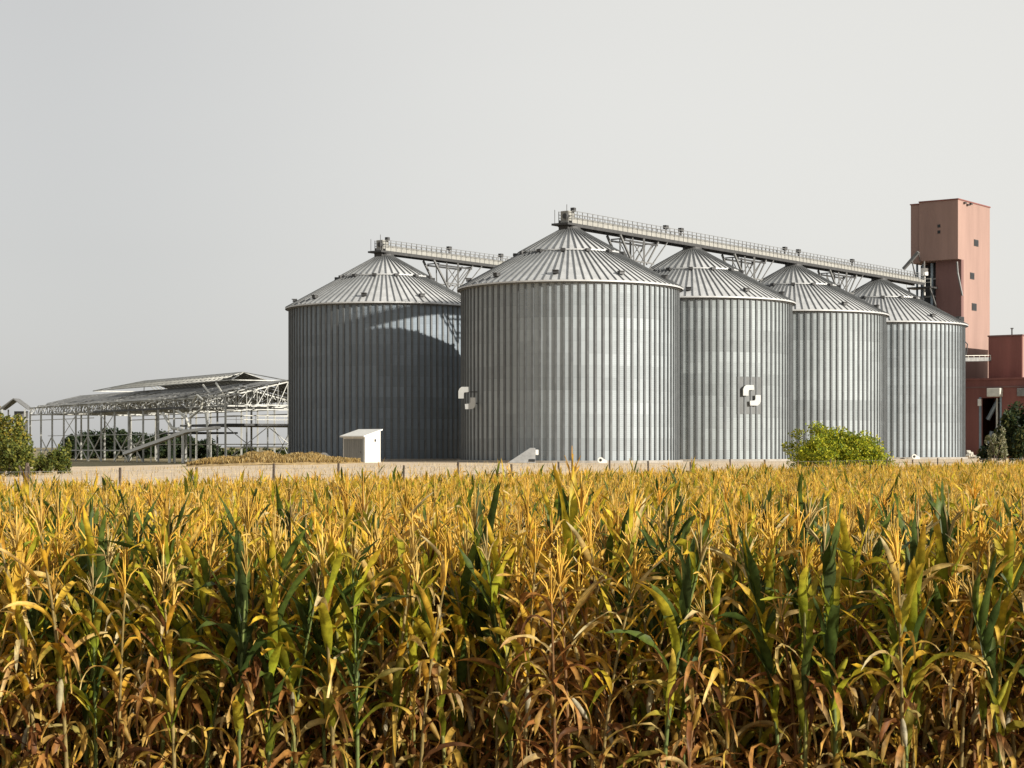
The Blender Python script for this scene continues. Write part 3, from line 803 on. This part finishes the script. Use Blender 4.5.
def plant_tree(name, base, height, crown, label, cat, cols, nleaf, lsize, seed, group=None, trunk_h=.35, dense=False, stems=1):
    rng = np.random.default_rng(seed); pr = random.Random(seed)
    root = empty(name, tuple(base), label, cat, group)
    cw, cd = crown
    t = MB(); clumps = []
    for s in range(stems):
        off = Vector((0, 0, 0)) if stems == 1 else Vector((pr.uniform(-.55, .55)*cw, pr.uniform(-.4, .4)*cd, 0))
        th = height*trunk_h*pr.uniform(.8, 1.2)
        b0 = base + off*.35 + Vector((0, 0, -.15)); b1 = base + off*.6 + Vector((0, 0, th))
        r0 = .035*height/ (1 if stems == 1 else 1.8)
        t.tube([b0, b0.lerp(b1, .5) + Vector((pr.uniform(-.05, .05)*height, 0, 0)), b1], [r0*1.3, r0, r0*.8], 7)
        for k in range(7 if stems == 1 else 4):
            a = pr.random()*6.28; rr = pr.uniform(.35, .95)
            e = base + off + Vector((math.cos(a)*cw*rr*.8, math.sin(a)*cd*rr*.8, th + (height-th)*pr.uniform(.05, .85)*(1.05-rr*.5)))
            t.tube([b1, b1.lerp(e, .5) + Vector((0, 0, .08*height)), e], [r0*.6, r0*.35, r0*.12], 5)
            for j in range(3):
                q = e + Vector((pr.gauss(0, .18)*cw, pr.gauss(0, .18)*cd, pr.gauss(0, .09)*height))
                q.z = max(base.z + .12*height, min(base.z + height*.93, q.z))
                sz = pr.uniform(.16, .32)
                clumps.append((q.x, q.y, q.z, cw*sz, cd*sz, height*sz*.62))
    t.build('trunk', M['bark'], root)
    if dense:                                           # a crown that reaches down to the ground
        for k in range(46):
            a = pr.random()*6.28; rr = pr.random()**.5; z = height*pr.uniform(.1, .84)*(1-.32*rr*rr)
            sz = pr.uniform(.15, .27); clumps.append((base.x + math.cos(a)*cw*rr*.85, base.y + math.sin(a)*cd*rr*.85, base.z + z, cw*sz, cd*sz, height*sz*.6))
    V, Fq, cc = leaf_cloud(rng, clumps, nleaf, lsize, cols)
    V[:, 2] = np.maximum(V[:, 2], base.z + .03)
    me = np_mesh('crown', V - np.array(base), Fq, cc, M['tree_leaf'], smooth=False)
    link(me, 'crown', root)
    return root

YG = [(.33, .37, .02), (.43, .42, .025), (.20, .25, .02), (.11, .16, .018), (.44, .40, .03)]
DK = [(.025, .045, .018), (.035, .055, .02), (.05, .065, .02), (.018, .03, .016)]
OL = [(.15, .165, .03), (.10, .125, .025), (.21, .20, .035), (.07, .09, .02)]

# yellow-green bush in front of the third silo
def gb(px, D): return Vector(((px-512)/F*D, D, ground_z((px-512)/F*D, D)))
plant_tree('broad_bush', gb(837, 112), 3.75, (3.0, 2.0), 'broad yellow-green bush in front of the third silo', 'bush', YG, 34000, .09, 23, trunk_h=.14, stems=7, dense=True)
# dark tree at the right edge
plant_tree('evergreen_shrub', gb(1024, 172), 6.1, (3.4, 2.6), 'dark green leafy tree at the right edge, in front of the red building', 'tree', DK + [(.10, .10, .03)], 11000, .22, 5, trunk_h=.15, stems=4)
plant_tree('flowering_shrub', gb(996, 170), 3.6, (.9, .8), 'pale-leaved upright shrub between the red doorway and the dark tree', 'shrub', [(.38, .38, .26), (.10, .12, .04), (.3, .28, .16)], 1500, .14, 6, trunk_h=.2, stems=2)
# vegetation at the left edge
plant_tree('olive_tree', gb(-4, 121), 5.5, (2.3, 2.0), 'olive-yellow tree cut by the left edge of the view', 'tree', OL + [(.34, .27, .04)], 9000, .13, 8, dense=True, trunk_h=.25)
plant_tree('olive_bush', gb(16, 108), 2.5, (1.3, 1.0), 'low dusty olive bush in front of the tree at the left edge', 'bush', OL, 4000, .1, 9, dense=True, trunk_h=.15, stems=4, group='bushes by the left fence')
plant_tree('olive_bush', gb(61, 124), 2.3, (.75, .7), 'small rounded green bush in front of the hall, farther from the left edge', 'bush', OL + [(.07, .1, .025)], 3000, .1, 10, dense=True, trunk_h=.15, stems=3, group='bushes by the left fence')
plant_tree('olive_bush', gb(42, 128), 1.6, (.9, .8), 'lowest dusty bush, in the gap between two larger bushes on the left', 'bush', OL, 2000, .1, 12, dense=True, trunk_h=.15, stems=3, group='bushes by the left fence')
# dark trees seen through the hall frame
tl = [(75, 335, 3.9, 3.3, 'farthest left of the dark trees seen through the hall frame'), (96, 345, 5.6, 4.2, 'dark tree behind the crossed braces of the hall'), (118, 340, 5.4, 4.0, 'dark tree behind the foot of the inclined conveyor'),
      (140, 350, 5.0, 4.0, 'dark tree behind the lower half of the inclined conveyor'), (160, 340, 5.5, 3.8, 'tallest dark tree behind the middle of the inclined conveyor'), (180, 350, 4.7, 3.6, 'dark tree behind the white legs of the inclined conveyor'), (205, 345, 3.6, 3.2, 'low dark tree just right of the white conveyor legs')]
for i, (px, D, h, w, lab) in enumerate(tl):
    p = gb(px, D); plant_tree('dark_tree', p, h*1.12, (w*1.05, 3.0), lab, 'tree', DK, 5200, .3, 40+i, group='dark trees behind the hall', trunk_h=.15, dense=True)
for i, (px, D, h, w, lab) in enumerate(((236, 350, 2.1, 3.4, 'low far bush seen under the mezzanine, left of two more'), (256, 360, 2.5, 3.0, 'far bush in the middle, seen through the end of the hall'), (278, 355, 2.2, 3.2, 'far bush nearest the left silo, seen through the end of the hall'))):
    plant_tree('far_bush', gb(px, D), h, (w, 2), lab, 'bush', DK + OL[:2], 1200, .25, 60+i, group='far bushes beyond the hall', trunk_h=.15, stems=3)
# stump by the left fence
q = gb(25, 60); b = MB(); b.tube([q + Vector((0, 0, -.1)), q + Vector((.03, 0, 1.2)), q + Vector((.08, 0, 1.85))], [.13, .1, .06], 7); b.tube([q + Vector((.03, 0, 1.3)), q + Vector((-.22, .1, 1.75))], [.06, .03], 6)
tag(b.build('dead_stump', M['bark']), 'short dark dead stump in front of the olive bush at the far left', 'stump')

# dry grass mound before the left silo
def mound():
    c = Vector((-22.4, 174, 0)); rx, ry, hh = 8.2, 5.0, .7
    v = []; f = []; n, m = 40, 24
    rng = np.random.default_rng(4)
    for j in range(m+1):
        for i in range(n+1):
            x = (i/n*2-1); y = (j/m*2-1); r = math.sqrt(x*x+y*y)
            X, Y = c.x + x*rx*1.1, c.y + y*ry*1.1
            h = hh*max(0, 1-r*r)**1.2*(1 + .25*math.sin(X*1.3+1) + .15*math.sin(X*2.9+Y))
            v.append((X, Y, ground_z(X, Y) - .06 + h + (.05*rng.random() if r < .95 else 0) - .6*max(0, r-.98)*3))
    for j in range(m):
        for i in range(n): f.append((j*(n+1)+i, j*(n+1)+i+1, (j+1)*(n+1)+i+1, (j+1)*(n+1)+i))
    me = bpy.data.meshes.new('mound'); me.from_pydata(v, [], f); me.materials.append(mat('mound_earth', (.36, .25, .11), .95, 0, .3, 2, .5))
    o = bpy.data.objects.new('mound_terrain', me); col.objects.link(o); tag(o, kind='structure')
    P = []
    for k in range(9000):
        a = rng.random()*6.283; r = math.sqrt(rng.random())
        x, y = r*math.cos(a), r*math.sin(a); X, Y = c.x + x*rx, c.y + y*ry
        h = hh*max(0, 1-(x*x+y*y)/1.21)**1.2*(1 + .25*math.sin(X*1.3+1) + .15*math.sin(X*2.9+Y))
        P.append((X, Y, ground_z(X, Y) - .06 + h))
    return np.array(P)
MP = mound()
def grass(P, seed, hmin, hmax, w, cols):
    rng = np.random.default_rng(seed); n = len(P)
    a = rng.random(n)*6.283; h = rng.uniform(hmin, hmax, n); ln = rng.normal(0, .25, (n, 2))*h[:, None]
    sx = np.stack([np.cos(a), np.sin(a), 0*a], 1)*w
    tip = P + np.stack([ln[:, 0], ln[:, 1], h], 1)
    V = np.stack([P - sx, P + sx, tip + sx*.35, tip - sx*.35], 1).reshape(-1, 3)
    cc = np.array(cols)[rng.integers(0, len(cols), n)]*rng.uniform(.75, 1.2, n)[:, None]
    return V, np.arange(4*n).reshape(n, 4), np.repeat(cc, 4, 0)
GC = [(.44, .31, .11), (.40, .26, .08), (.48, .37, .17), (.27, .18, .07)]
V, Fq, cc = grass(MP, 1, .15, .42, .05, GC)
tag(link(np_mesh('mound_grass', V, Fq, cc, M['dry_grass'], smooth=False), 'mound_grass'), 'golden dry grass on the mound before the left silo', 'grass', kind='stuff')
# sparse dry grass over the yard, thicker along the fence
rng = np.random.default_rng(8); P = []
for k in range(15000):
    t = rng.uniform(-40, 95); d = .5 + abs(rng.normal(0, 5.5)) if k % 3 else rng.uniform(2, 60)
    p = FE0 + U*t + Nn*d
    if (p - S1).length > 12 and abs(p.x) < .34*p.y + 3: P.append((p.x, p.y, ground_z(p.x, p.y)))
V, Fq, cc = grass(np.array(P), 2, .06, .3, .02, [(.5, .38, .18), (.44, .30, .11), (.55, .45, .26), (.3, .22, .1)])
tag(link(np_mesh('yard_grass', V, Fq, cc, M['dry_grass'], smooth=False), 'yard_grass'), 'sparse straw-coloured grass on the pale yard behind the fence', 'grass', kind='stuff')

# ------------------------------------------------------------------ corn
GREEN = np.array([(.042, .068, .014), (.065, .095, .018), (.095, .125, .02), (.05, .07, .02)])
LIME = np.array([(.26, .29, .02), (.36, .35, .025), (.19, .24, .02), (.42, .38, .035)])
STRAW = np.array([(.61, .41, .10), (.57, .36, .07), (.63, .48, .20), (.52, .33, .08)])
GOLD = np.array([(.66, .395, .035), (.60, .335, .028), (.68, .44, .045), (.54, .275, .028)])
BROWN = np.array([(.24, .095, .028), (.33, .15, .04), (.13, .055, .02), (.44, .22, .06)])
PALE = np.array([(.66, .58, .38), (.60, .52, .30)])

def ribbon(rng, base, az, e0, bend, length, wmax, seg, colr, tipcol, three=True, twist=0., kink=None, wave=.0):
    """one leaf blade: returns verts, quads, colours"""
    s = np.linspace(0, 1, seg+1)
    el = e0 - bend*s**1.35
    if kink: el = el - kink[1]*(s > kink[0])
    azs = az + rng.normal(0, .22)*s*1.5
    st = length/seg
    dirs = np.stack([np.cos(el)*np.cos(azs), np.cos(el)*np.sin(azs), np.sin(el)], 1)
    P = np.array(base)[None] + np.concatenate([np.zeros((1, 3)), np.cumsum((dirs[:-1]+dirs[1:])/2*st, 0)])
    w = wmax*np.minimum(1, .45 + s*3.0)*np.clip(1 - s**2.6, 0, 1)**.8
    w = np.maximum(w, .0015)
    side = np.stack([-np.sin(azs), np.cos(azs), 0*s], 1)
    nrm = np.cross(side, dirs)
    tw = twist*s**1.2
    sd = side*np.cos(tw)[:, None] + nrm*np.sin(tw)[:, None]
    nr = np.cross(sd, dirs)
    wav = wave*wmax*np.sin(s*rng.uniform(9, 16) + rng.random()*6)
    c = colr[None]*(1-(s**2)[:, None]) + tipcol[None]*(s**2)[:, None]
    if three:
        Lf = P + sd*(w/2)[:, None] - nr*(w*.22 + wav)[:, None]; Rt = P - sd*(w/2)[:, None] - nr*(w*.22 - wav)[:, None]
        V = np.stack([Lf, P, Rt], 1).reshape(-1, 3); C = np.stack([c, np.minimum(c*1.25, 1), c], 1).reshape(-1, 3)
        i = np.arange(seg)*3
        Fq = np.concatenate([np.stack([i, i+1, i+4, i+3], 1), np.stack([i+1, i+2, i+5, i+4], 1)])
    else:
        V = np.stack([P + sd*(w/2)[:, None], P - sd*(w/2)[:, None]], 1).reshape(-1, 3); C = np.repeat(c, 2, 0)
        i = np.arange(seg)*2; Fq = np.stack([i, i+1, i+3, i+2], 1)
    return V, Fq, C

def stack(parts):
    V = []; Fq = []; C = []; o = 0
    for v, f, c in parts:
        V.append(v); Fq.append(f + o); C.append(c); o += len(v)
    return np.concatenate(V), np.concatenate(Fq), np.concatenate(C)

def thin_tube(pts, rad, colr, n=4):
    pts = np.array(pts); m = len(pts); V = []; 
    for i in range(m):
        d = pts[min(i+1, m-1)] - pts[max(i-1, 0)]; d = d/np.linalg.norm(d)
        x = np.cross(d, (0.31, .95, .05)); x /= np.linalg.norm(x); y = np.cross(d, x)
        for k in range(n):
            a = 2*math.pi*k/n; V.append(pts[i] + (x*math.cos(a) + y*math.sin(a))*rad[i])
    Fq = [(i*n+k, i*n+(k+1) % n, (i+1)*n+(k+1) % n, (i+1)*n+k) for i in range(m-1) for k in range(n)]
    return np.array(V), np.array(Fq), np.repeat(np.array(colr)[None], len(V), 0)

def corn(seed, kind, detail=2):
    """parts of one corn plant about 1.75 m tall, base at the origin"""
    rng = np.random.default_rng(seed); pick = lambda A: A[rng.integers(0, len(A))]*rng.uniform(.85, 1.15)
    Hh = {'green': 1.62, 'mixed': 1.58, 'golden': 1.58, 'brown': 1.45}[kind]*rng.uniform(.93, 1.07)
    bx, by = rng.normal(0, .12, 2)
    ax = lambda z: np.array([bx*(z/Hh)**2, by*(z/Hh)**2, z])
    low_leaf = lambda: ((pick(BROWN), pick(BROWN)) if (q := rng.random()) < .42 else (pick(STRAW)*.8, pick(GOLD)*.75) if q < .68 else (pick(LIME)*.55, pick(STRAW)*.7) if q < .88 else (pick(STRAW), pick(BROWN)))
    sc = {'green': np.array((.12, .15, .04)), 'mixed': np.array((.18, .17, .045)), 'golden': np.array((.22, .16, .055)), 'brown': np.array((.17, .085, .03))}[kind]
    seg = 9 if detail == 2 else 4
    zs = np.linspace(-.05, Hh, 6 if detail == 2 else 3)
    stalk = thin_tube([ax(max(z, 0)) if z >= 0 else np.array((0, 0, z)) for z in zs], np.linspace(.016, .007, len(zs)), sc, 6 if detail == 2 else 3)
    az0 = rng.random()*6.283; leaves = []
    nl = 17 if detail == 2 else 11
    for i in range(nl):
        fr = (i+.4)/nl; z = Hh*(.1 + .88*fr**.85)
        az = az0 + (i % 2)*math.pi + rng.normal(0, .45)
        low = fr < .42
        if kind == 'green':
            base_c, tip = low_leaf() if fr < .22 else (pick(LIME), pick(STRAW)) if fr < .4 and rng.random() < .6 else (pick(GREEN), pick(GREEN)*1.2) if rng.random() < .68 else (pick(LIME), pick(GOLD))
        elif kind == 'mixed':
            base_c, tip = low_leaf() if fr < .4 else (pick(LIME), pick(GOLD)) if rng.random() < .55 else (pick(GREEN), pick(LIME)) if rng.random() < .45 else (pick(STRAW), pick(STRAW))
        elif kind == 'golden':
            base_c, tip = low_leaf() if fr < .4 else (pick(GOLD), pick(STRAW)) if rng.random() < .6 else (pick(STRAW), pick(PALE)) if rng.random() < .7 else (pick(LIME), pick(GOLD))
        else:
            base_c, tip = (pick(BROWN), pick(BROWN)) if rng.random() < .7 else (pick(STRAW), pick(BROWN))
        dry = (base_c[0] > base_c[1]*1.3) 
        up = fr > .62
        if dry:
            e0 = R(rng.uniform(48, 80)); bend = rng.uniform(1.0, 2.6); ln = rng.uniform(.32, .58); wd = rng.uniform(.026, .048); twi = rng.normal(0, 1.6)
            if up: bend = rng.uniform(.2, 1.8)
            kink = (rng.uniform(.25, .6), rng.uniform(.5, 1.4)) if rng.random() < .62 else None
        else:
            e0 = R(rng.uniform(60, 86)); bend = rng.uniform(.05, .75) if up else rng.uniform(.5, 1.9); ln = rng.uniform(.42, .68); wd = rng.uniform(.048, .076); twi = rng.normal(0, .7)
            kink = (rng.uniform(.4, .7), rng.uniform(.6, 1.6)) if rng.random() < .14 else None
        if fr > .9: ln *= .62; wd *= .75
        leaves.append(ribbon(rng, ax(z), az, e0, bend, ln, wd*(1 if detail == 2 else 1.15), seg, base_c, tip, detail == 2, twi, kink, .16 if detail == 2 else 0))
    # dry sheaths hanging along the stalk
    if detail == 2:
        for k in range(6):
            z = rng.uniform(.2, 1.15); leaves.append(ribbon(rng, ax(z), rng.random()*6.28, R(-30), 1.0, rng.uniform(.2, .4), rng.uniform(.03, .05), 5, pick(BROWN), pick(STRAW), True, rng.normal(0, 2), None, .2))
    tass = []
    tc = np.minimum(pick(STRAW)*.6 + pick(GOLD)*.6, .8) if kind != 'green' else pick(STRAW)*.9
    top = ax(Hh)
    nt = 9 if detail == 2 else 6
    for k in range(nt):
        a = rng.random()*6.28; sp = rng.uniform(.05, .6) if k else 0
        ln = rng.uniform(.13, .24) if k else .27
        p1 = top + np.array((math.sin(sp)*math.cos(a), math.sin(sp)*math.sin(a), math.cos(sp)))*ln*.55
        p2 = p1 + np.array((math.sin(sp*1.9)*math.cos(a), math.sin(sp*1.9)*math.sin(a), math.cos(sp*1.9)))*ln*.45
        if detail == 2: tass.append(thin_tube([top + np.array((0, 0, -.03+.012*k*(k > 0)*.3)), p1, p2], [.004, .0065, .003], tc*rng.uniform(.8, 1.2), 3))
        else: tass.append(ribbon(rng, top, a, math.pi/2-sp, .4, ln, .018, 2, tc, tc*1.1, False))
    ears = []
    if detail == 2 or rng.random() < .5:
        for k in range(1 if rng.random() < .7 else 2):
            z = Hh*rng.uniform(.42, .58); a = az0 + 1.2 + k*math.pi + rng.normal(0, .4); el = R(rng.uniform(55, 76)) if kind in ('green', 'mixed') else R(rng.choice([1, -1])*rng.uniform(52, 78))
            d = np.array((math.cos(a)*math.cos(el), math.sin(a)*math.cos(el), math.sin(el)))
            p = ax(z); L_ = rng.uniform(.17, .23)
            hc = (pick(STRAW)*.8 if rng.random() < .6 else pick(PALE)*.7) if kind != 'green' else pick(LIME)*.8
            ears.append(thin_tube([p, p + d*L_*.2, p + d*L_*.55, p + d*L_*.85, p + d*L_], [.008, .019, .021, .013, .003], hc, 7 if detail == 2 else 4))
    return {'stalk': stalk, 'leaves': stack(leaves), 'tassel': stack(tass), 'ear': ears[0] if ears else None, 'second_ear': ears[1] if len(ears) > 1 else None}, Hh

KINDS = ['green', 'mixed', 'golden', 'brown']
HI = {k: [corn(100*i + j, k, 2) for j in range(9)] for i, k in enumerate(KINDS)}
LO = {k: [corn(1000 + 100*i + j, k, 1) for j in range(9)] for i, k in enumerate(KINDS)}
PM = {'stalk': M['corn_stalk'], 'leaves': M['corn_leaf'], 'tassel': M['corn_tassel'], 'ear': M['corn_leaf'], 'second_ear': M['corn_leaf']}
HIME = {k: [({p: np_mesh(p, *g, PM[p]) for p, g in pl.items() if g is not None}, h) for pl, h in HI[k]] for k in KINDS}

rng = np.random.default_rng(77)
DN = 12.0
pos = []
FRONT = 12.5
# jittered grid over the field wedge, ending 1.6 m before the fence
step = 1/math.sqrt(DN)
y = FRONT
while y < 105:
    hw = .285*y + 1.6
    x = -hw
    while x < hw:
        px, py = x + rng.uniform(-.5, .5)*step, y + rng.uniform(-.5, .5)*step
        if fence_dist(px, py) < -1.4: pos.append((px, py))
        x += step*(.7 if y < 17.5 else 1)
    y += step*(.8 if y < 17.5 else 1)
pos = np.array(pos)
# patchiness of the crop: where it is greener
def patch(x, y):
    v = math.sin(x*.55+1.0)*math.sin(y*.21+.5) + .6*math.sin(x*1.3+y*.35) + .5*math.sin(x*2.1-y*.9+2)
    return v/2.1
records = []
for (x, y) in pos:
    p = patch(x, y); near = max(0, 1-(y-FRONT)/16)
    wg = max(.02, .26*near + .07 + .2*p*(.3+near)); wm = .18 + .10*near + .1*p; wgo = .70 - .18*near - .2*p*near; wb = .12 + .14*near
    wv_ = np.clip(np.array([wg*.9, wm, wgo, wb]), .02, None); wv_ /= wv_.sum()
    k = KINDS[rng.choice(4, p=wv_)]
    h = rng.normal(.94, .07) + .12*max(0, 1-(y-FRONT)/6)
    if rng.random() < .05*(.4+near): h += rng.uniform(.06, .16)
    records.append((x, y, k, int(rng.integers(0, 9)), rng.random()*6.283, h))
inview = [r for r in records if abs(r[0]) < .277*r[1] + .25]
inview.sort(key=lambda r: r[0]**2 + r[1]**2)
NEAR = inview[:296]
near_set = set((r[0], r[1]) for r in NEAR)
HERO = [  # taller plants that stand out of the front of the field
    (488, 13.1, 'green', 1, 1.24, 'tallest green plant near the middle, its upright leaves rising over the golden field'),
    (640, 13.7, 'green', 3, 1.16, 'tall green plant right of the tallest one, with its leaves held upright'),
    (935, 13.0, 'green', 0, 1.2, 'tall green plant near the right edge, with long arching leaves'),
    (235, 13.2, 'mixed', 2, 1.1, 'tall green and yellow plant left of the middle with broad bending leaves'),
    (388, 13.4, 'mixed', 4, 1.1, 'broad-leaved yellow-green plant standing below the gap left of the nearest silo'),
    (785, 14.0, 'green', 5, 1.18, 'tall plant with dark upright blades below the emblem on the second silo'),
    (60, 13.1, 'green', 2, 1.08, 'broad-leaved green plant near the left edge, below the open hall'),
    (700, 13.3, 'mixed', 7, 1.06, 'yellow-green plant with wide leaves below the left part of the second silo'),
    (1000, 12.9, 'green', 7, 1.1, 'broad-leaved green plant at the right edge, below the red doorway'),
]
ZPX = [(0, 130, 'below the open hall'), (130, 290, 'below the dry mound'), (290, 390, 'below the white shed'), (390, 480, 'below the bracketed emblem'),
       (480, 590, 'below the air duct'), (590, 690, 'below the nearest silo'), (690, 790, 'below the second silo'), (790, 890, 'below the yellow-green bush'), (890, 1200, 'below the salmon tower'), (-200, 0, 'below the olive tree')]
LOOK = {'green': 'dark green broad-leaved corn plant', 'mixed': 'half-green yellowing corn plant', 'golden': 'dry golden corn plant', 'brown': 'withered brown corn plant'}
def zone(px):
    for a, b_, s in ZPX:
        if a <= px < b_: return s
    return 'at the edge of the view'
def plant(x, y, k, vi, az, h, label, w_=None):
    meshes, hh = HIME[k][vi]
    root = empty('corn_plant', (x, y, 0), label, 'corn plant', 'corn plants at the front of the field')
    root.rotation_euler = (0, 0, az); root.scale = (w_ or min(h, 1.15),)*2 + (h,)
    for p, me in meshes.items():
        o = bpy.data.objects.new(p.replace('second_', ''), me); o.parent = root; col.objects.link(o)
    return root
for x, y, k, vi, az, h in NEAR:
    px = 512 + F*x/y
    hs = 'tall ' if h > 1.13 else 'short ' if h < 1.0 else ''
    depth = 'in the front row' if y < FRONT+.8 else 'behind the front row' if y < FRONT+2 else 'a few rows back' if y < FRONT+3.6 else 'deeper in the field'
    plant(x, y, k, vi, az, h, f'{hs}{LOOK[k]} {depth}, {zone(px)}')
for px, D, k, vi, h, lab in HERO:
    plant((px-512)/F*D, D, k, vi, random.random()*6.28, h, lab, 1.2)

# the rest of the crop, one mesh
def far_field():
    Vs = []; Fs = []; Cs = []; off = 0
    groups = {}
    for r in records:
        if (r[0], r[1]) in near_set: continue
        lod = 2 if r[1] < 24 else 1
        groups.setdefault((lod, r[2], r[3]), []).append(r)
    jr = np.random.default_rng(5)
    for (lod, k, vi), rs in groups.items():
        pl, hh = (HI if lod == 2 else LO)[k][vi]
        V, Fq, C = stack([g for g in pl.values() if g is not None])
        A = np.array([(r[0], r[1], r[4], r[5]) for r in rs]); n = len(A)
        c, s = np.cos(A[:, 2])[:, None], np.sin(A[:, 2])[:, None]; sc = A[:, 3][:, None]
        X = (V[None, :, 0]*c - V[None, :, 1]*s)*np.minimum(sc, 1.15) + A[:, 0][:, None]
        Y = (V[None, :, 0]*s + V[None, :, 1]*c)*np.minimum(sc, 1.15) + A[:, 1][:, None]
        Z = V[None, :, 2]*sc
        Vs.append(np.stack([X, Y, Z], 2).reshape(-1, 3))
        Fs.append((Fq[None] + (np.arange(n)*len(V))[:, None, None]).reshape(-1, 4) + off)
        Cs.append((C[None]*jr.uniform(.82, 1.15, (n, 1, 1))).reshape(-1, 3))
        off += n*len(V)
    me = np_mesh('corn_field', np.concatenate(Vs), np.concatenate(Fs), np.concatenate(Cs), M['corn_leaf'])
    o = link(me, 'corn_field')
    tag(o, 'golden ripe corn filling the field behind the front plants', 'corn', kind='stuff')
    print('corn plants', len(records), 'quads', len(me.polygons))
far_field()

# ------------------------------------------------------------------ light, sky, camera
SUN_EL = 18.5
sd = Vector((.852, -.523, 0)).normalized()
az = math.atan2(sd.x, sd.y)                # clockwise from +Y
w = bpy.data.worlds.new('World'); scene.world = w; w.use_nodes = True
nt = w.node_tree; nt.nodes.clear()
out = nt.nodes.new('ShaderNodeOutputWorld'); bg = nt.nodes.new('ShaderNodeBackground')
sky = nt.nodes.new('ShaderNodeTexSky'); sky.sky_type = 'NISHITA'; sky.sun_disc = False
sky.sun_elevation = R(SUN_EL); sky.sun_rotation = az; sky.air_density = 1.0; sky.dust_density = 1.6; sky.ozone_density = 1.0
hs = nt.nodes.new('ShaderNodeHueSaturation'); hs.inputs['Saturation'].default_value = .22
nt.links.new(sky.outputs[0], hs.inputs['Color'])
# dry summer haze veiling the sky, brightest in a thin veil of cloud to the right
hz = nt.nodes.new('ShaderNodeMix'); hz.data_type = 'RGBA'; hz.inputs['Factor'].default_value = .72
tcs = nt.nodes.new('ShaderNodeTexCoord'); vd = nt.nodes.new('ShaderNodeVectorMath'); vd.operation = 'DOT_PRODUCT'
vd.inputs[1].default_value = Vector((.27, 1.0, .2)).normalized(); nt.links.new(tcs.outputs['Generated'], vd.inputs[0])
vn = nt.nodes.new('ShaderNodeTexNoise'); vn.inputs['Scale'].default_value = 2.2; vn.inputs['Detail'].default_value = 5
vmp = nt.nodes.new('ShaderNodeMapping'); vmp.inputs['Scale'].default_value = (1, 1, 2.5); nt.links.new(tcs.outputs['Generated'], vmp.inputs[0]); nt.links.new(vmp.outputs[0], vn.inputs['Vector'])
vm = nt.nodes.new('ShaderNodeMath'); vm.operation = 'MULTIPLY_ADD'; vm.inputs[1].default_value = .035; nt.links.new(vn.outputs[0], vm.inputs[0]); nt.links.new(vd.outputs['Value'], vm.inputs[2])
vr = nt.nodes.new('ShaderNodeMapRange'); vr.interpolation_type = 'SMOOTHSTEP'
vr.inputs['From Min'].default_value = .89; vr.inputs['From Max'].default_value = 1.03; nt.links.new(vm.outputs[0], vr.inputs[0])
vc = nt.nodes.new('ShaderNodeMix'); vc.data_type = 'RGBA'; nt.links.new(vr.outputs[0], vc.inputs['Factor'])
vc.inputs['A'].default_value = (4.75, 4.75, 4.68, 1); vc.inputs['B'].default_value = (7.0, 6.9, 6.55, 1)
nt.links.new(hs.outputs[0], hz.inputs['A']); nt.links.new(vc.outputs['Result'], hz.inputs['B'])
nt.links.new(hz.outputs['Result'], bg.inputs['Color'])
bg.inputs['Strength'].default_value = .088
nt.links.new(bg.outputs[0], out.inputs[0])
sl = bpy.data.lights.new('sun', 'SUN'); sl.energy = 5.0; sl.angle = R(.6); sl.color = (1.0, .935, .83)
so = bpy.data.objects.new('sun', sl); col.objects.link(so)
dirv = Vector((sd.x*math.cos(R(SUN_EL)), sd.y*math.cos(R(SUN_EL)), math.sin(R(SUN_EL))))
so.rotation_euler = dirv.to_track_quat('Z', 'Y').to_euler(); so.location = dirv*300

cd = bpy.data.cameras.new('camera'); co = bpy.data.objects.new('camera', cd); col.objects.link(co)
cd.sensor_fit = 'HORIZONTAL'; cd.sensor_width = 36.0; cd.lens = F/1024*36.0
cd.shift_y = (HOR-384)/1024.0
cd.clip_start = .1; cd.clip_end = 9000
co.location = (0, 0, CAMZ); co.rotation_euler = (R(90), 0, 0)
scene.camera = co

scene.view_settings.view_transform = 'Standard'; scene.view_settings.look = 'None'
scene.view_settings.exposure = 0.58; scene.view_settings.gamma = 1.0
scene.view_settings.use_curve_mapping = False
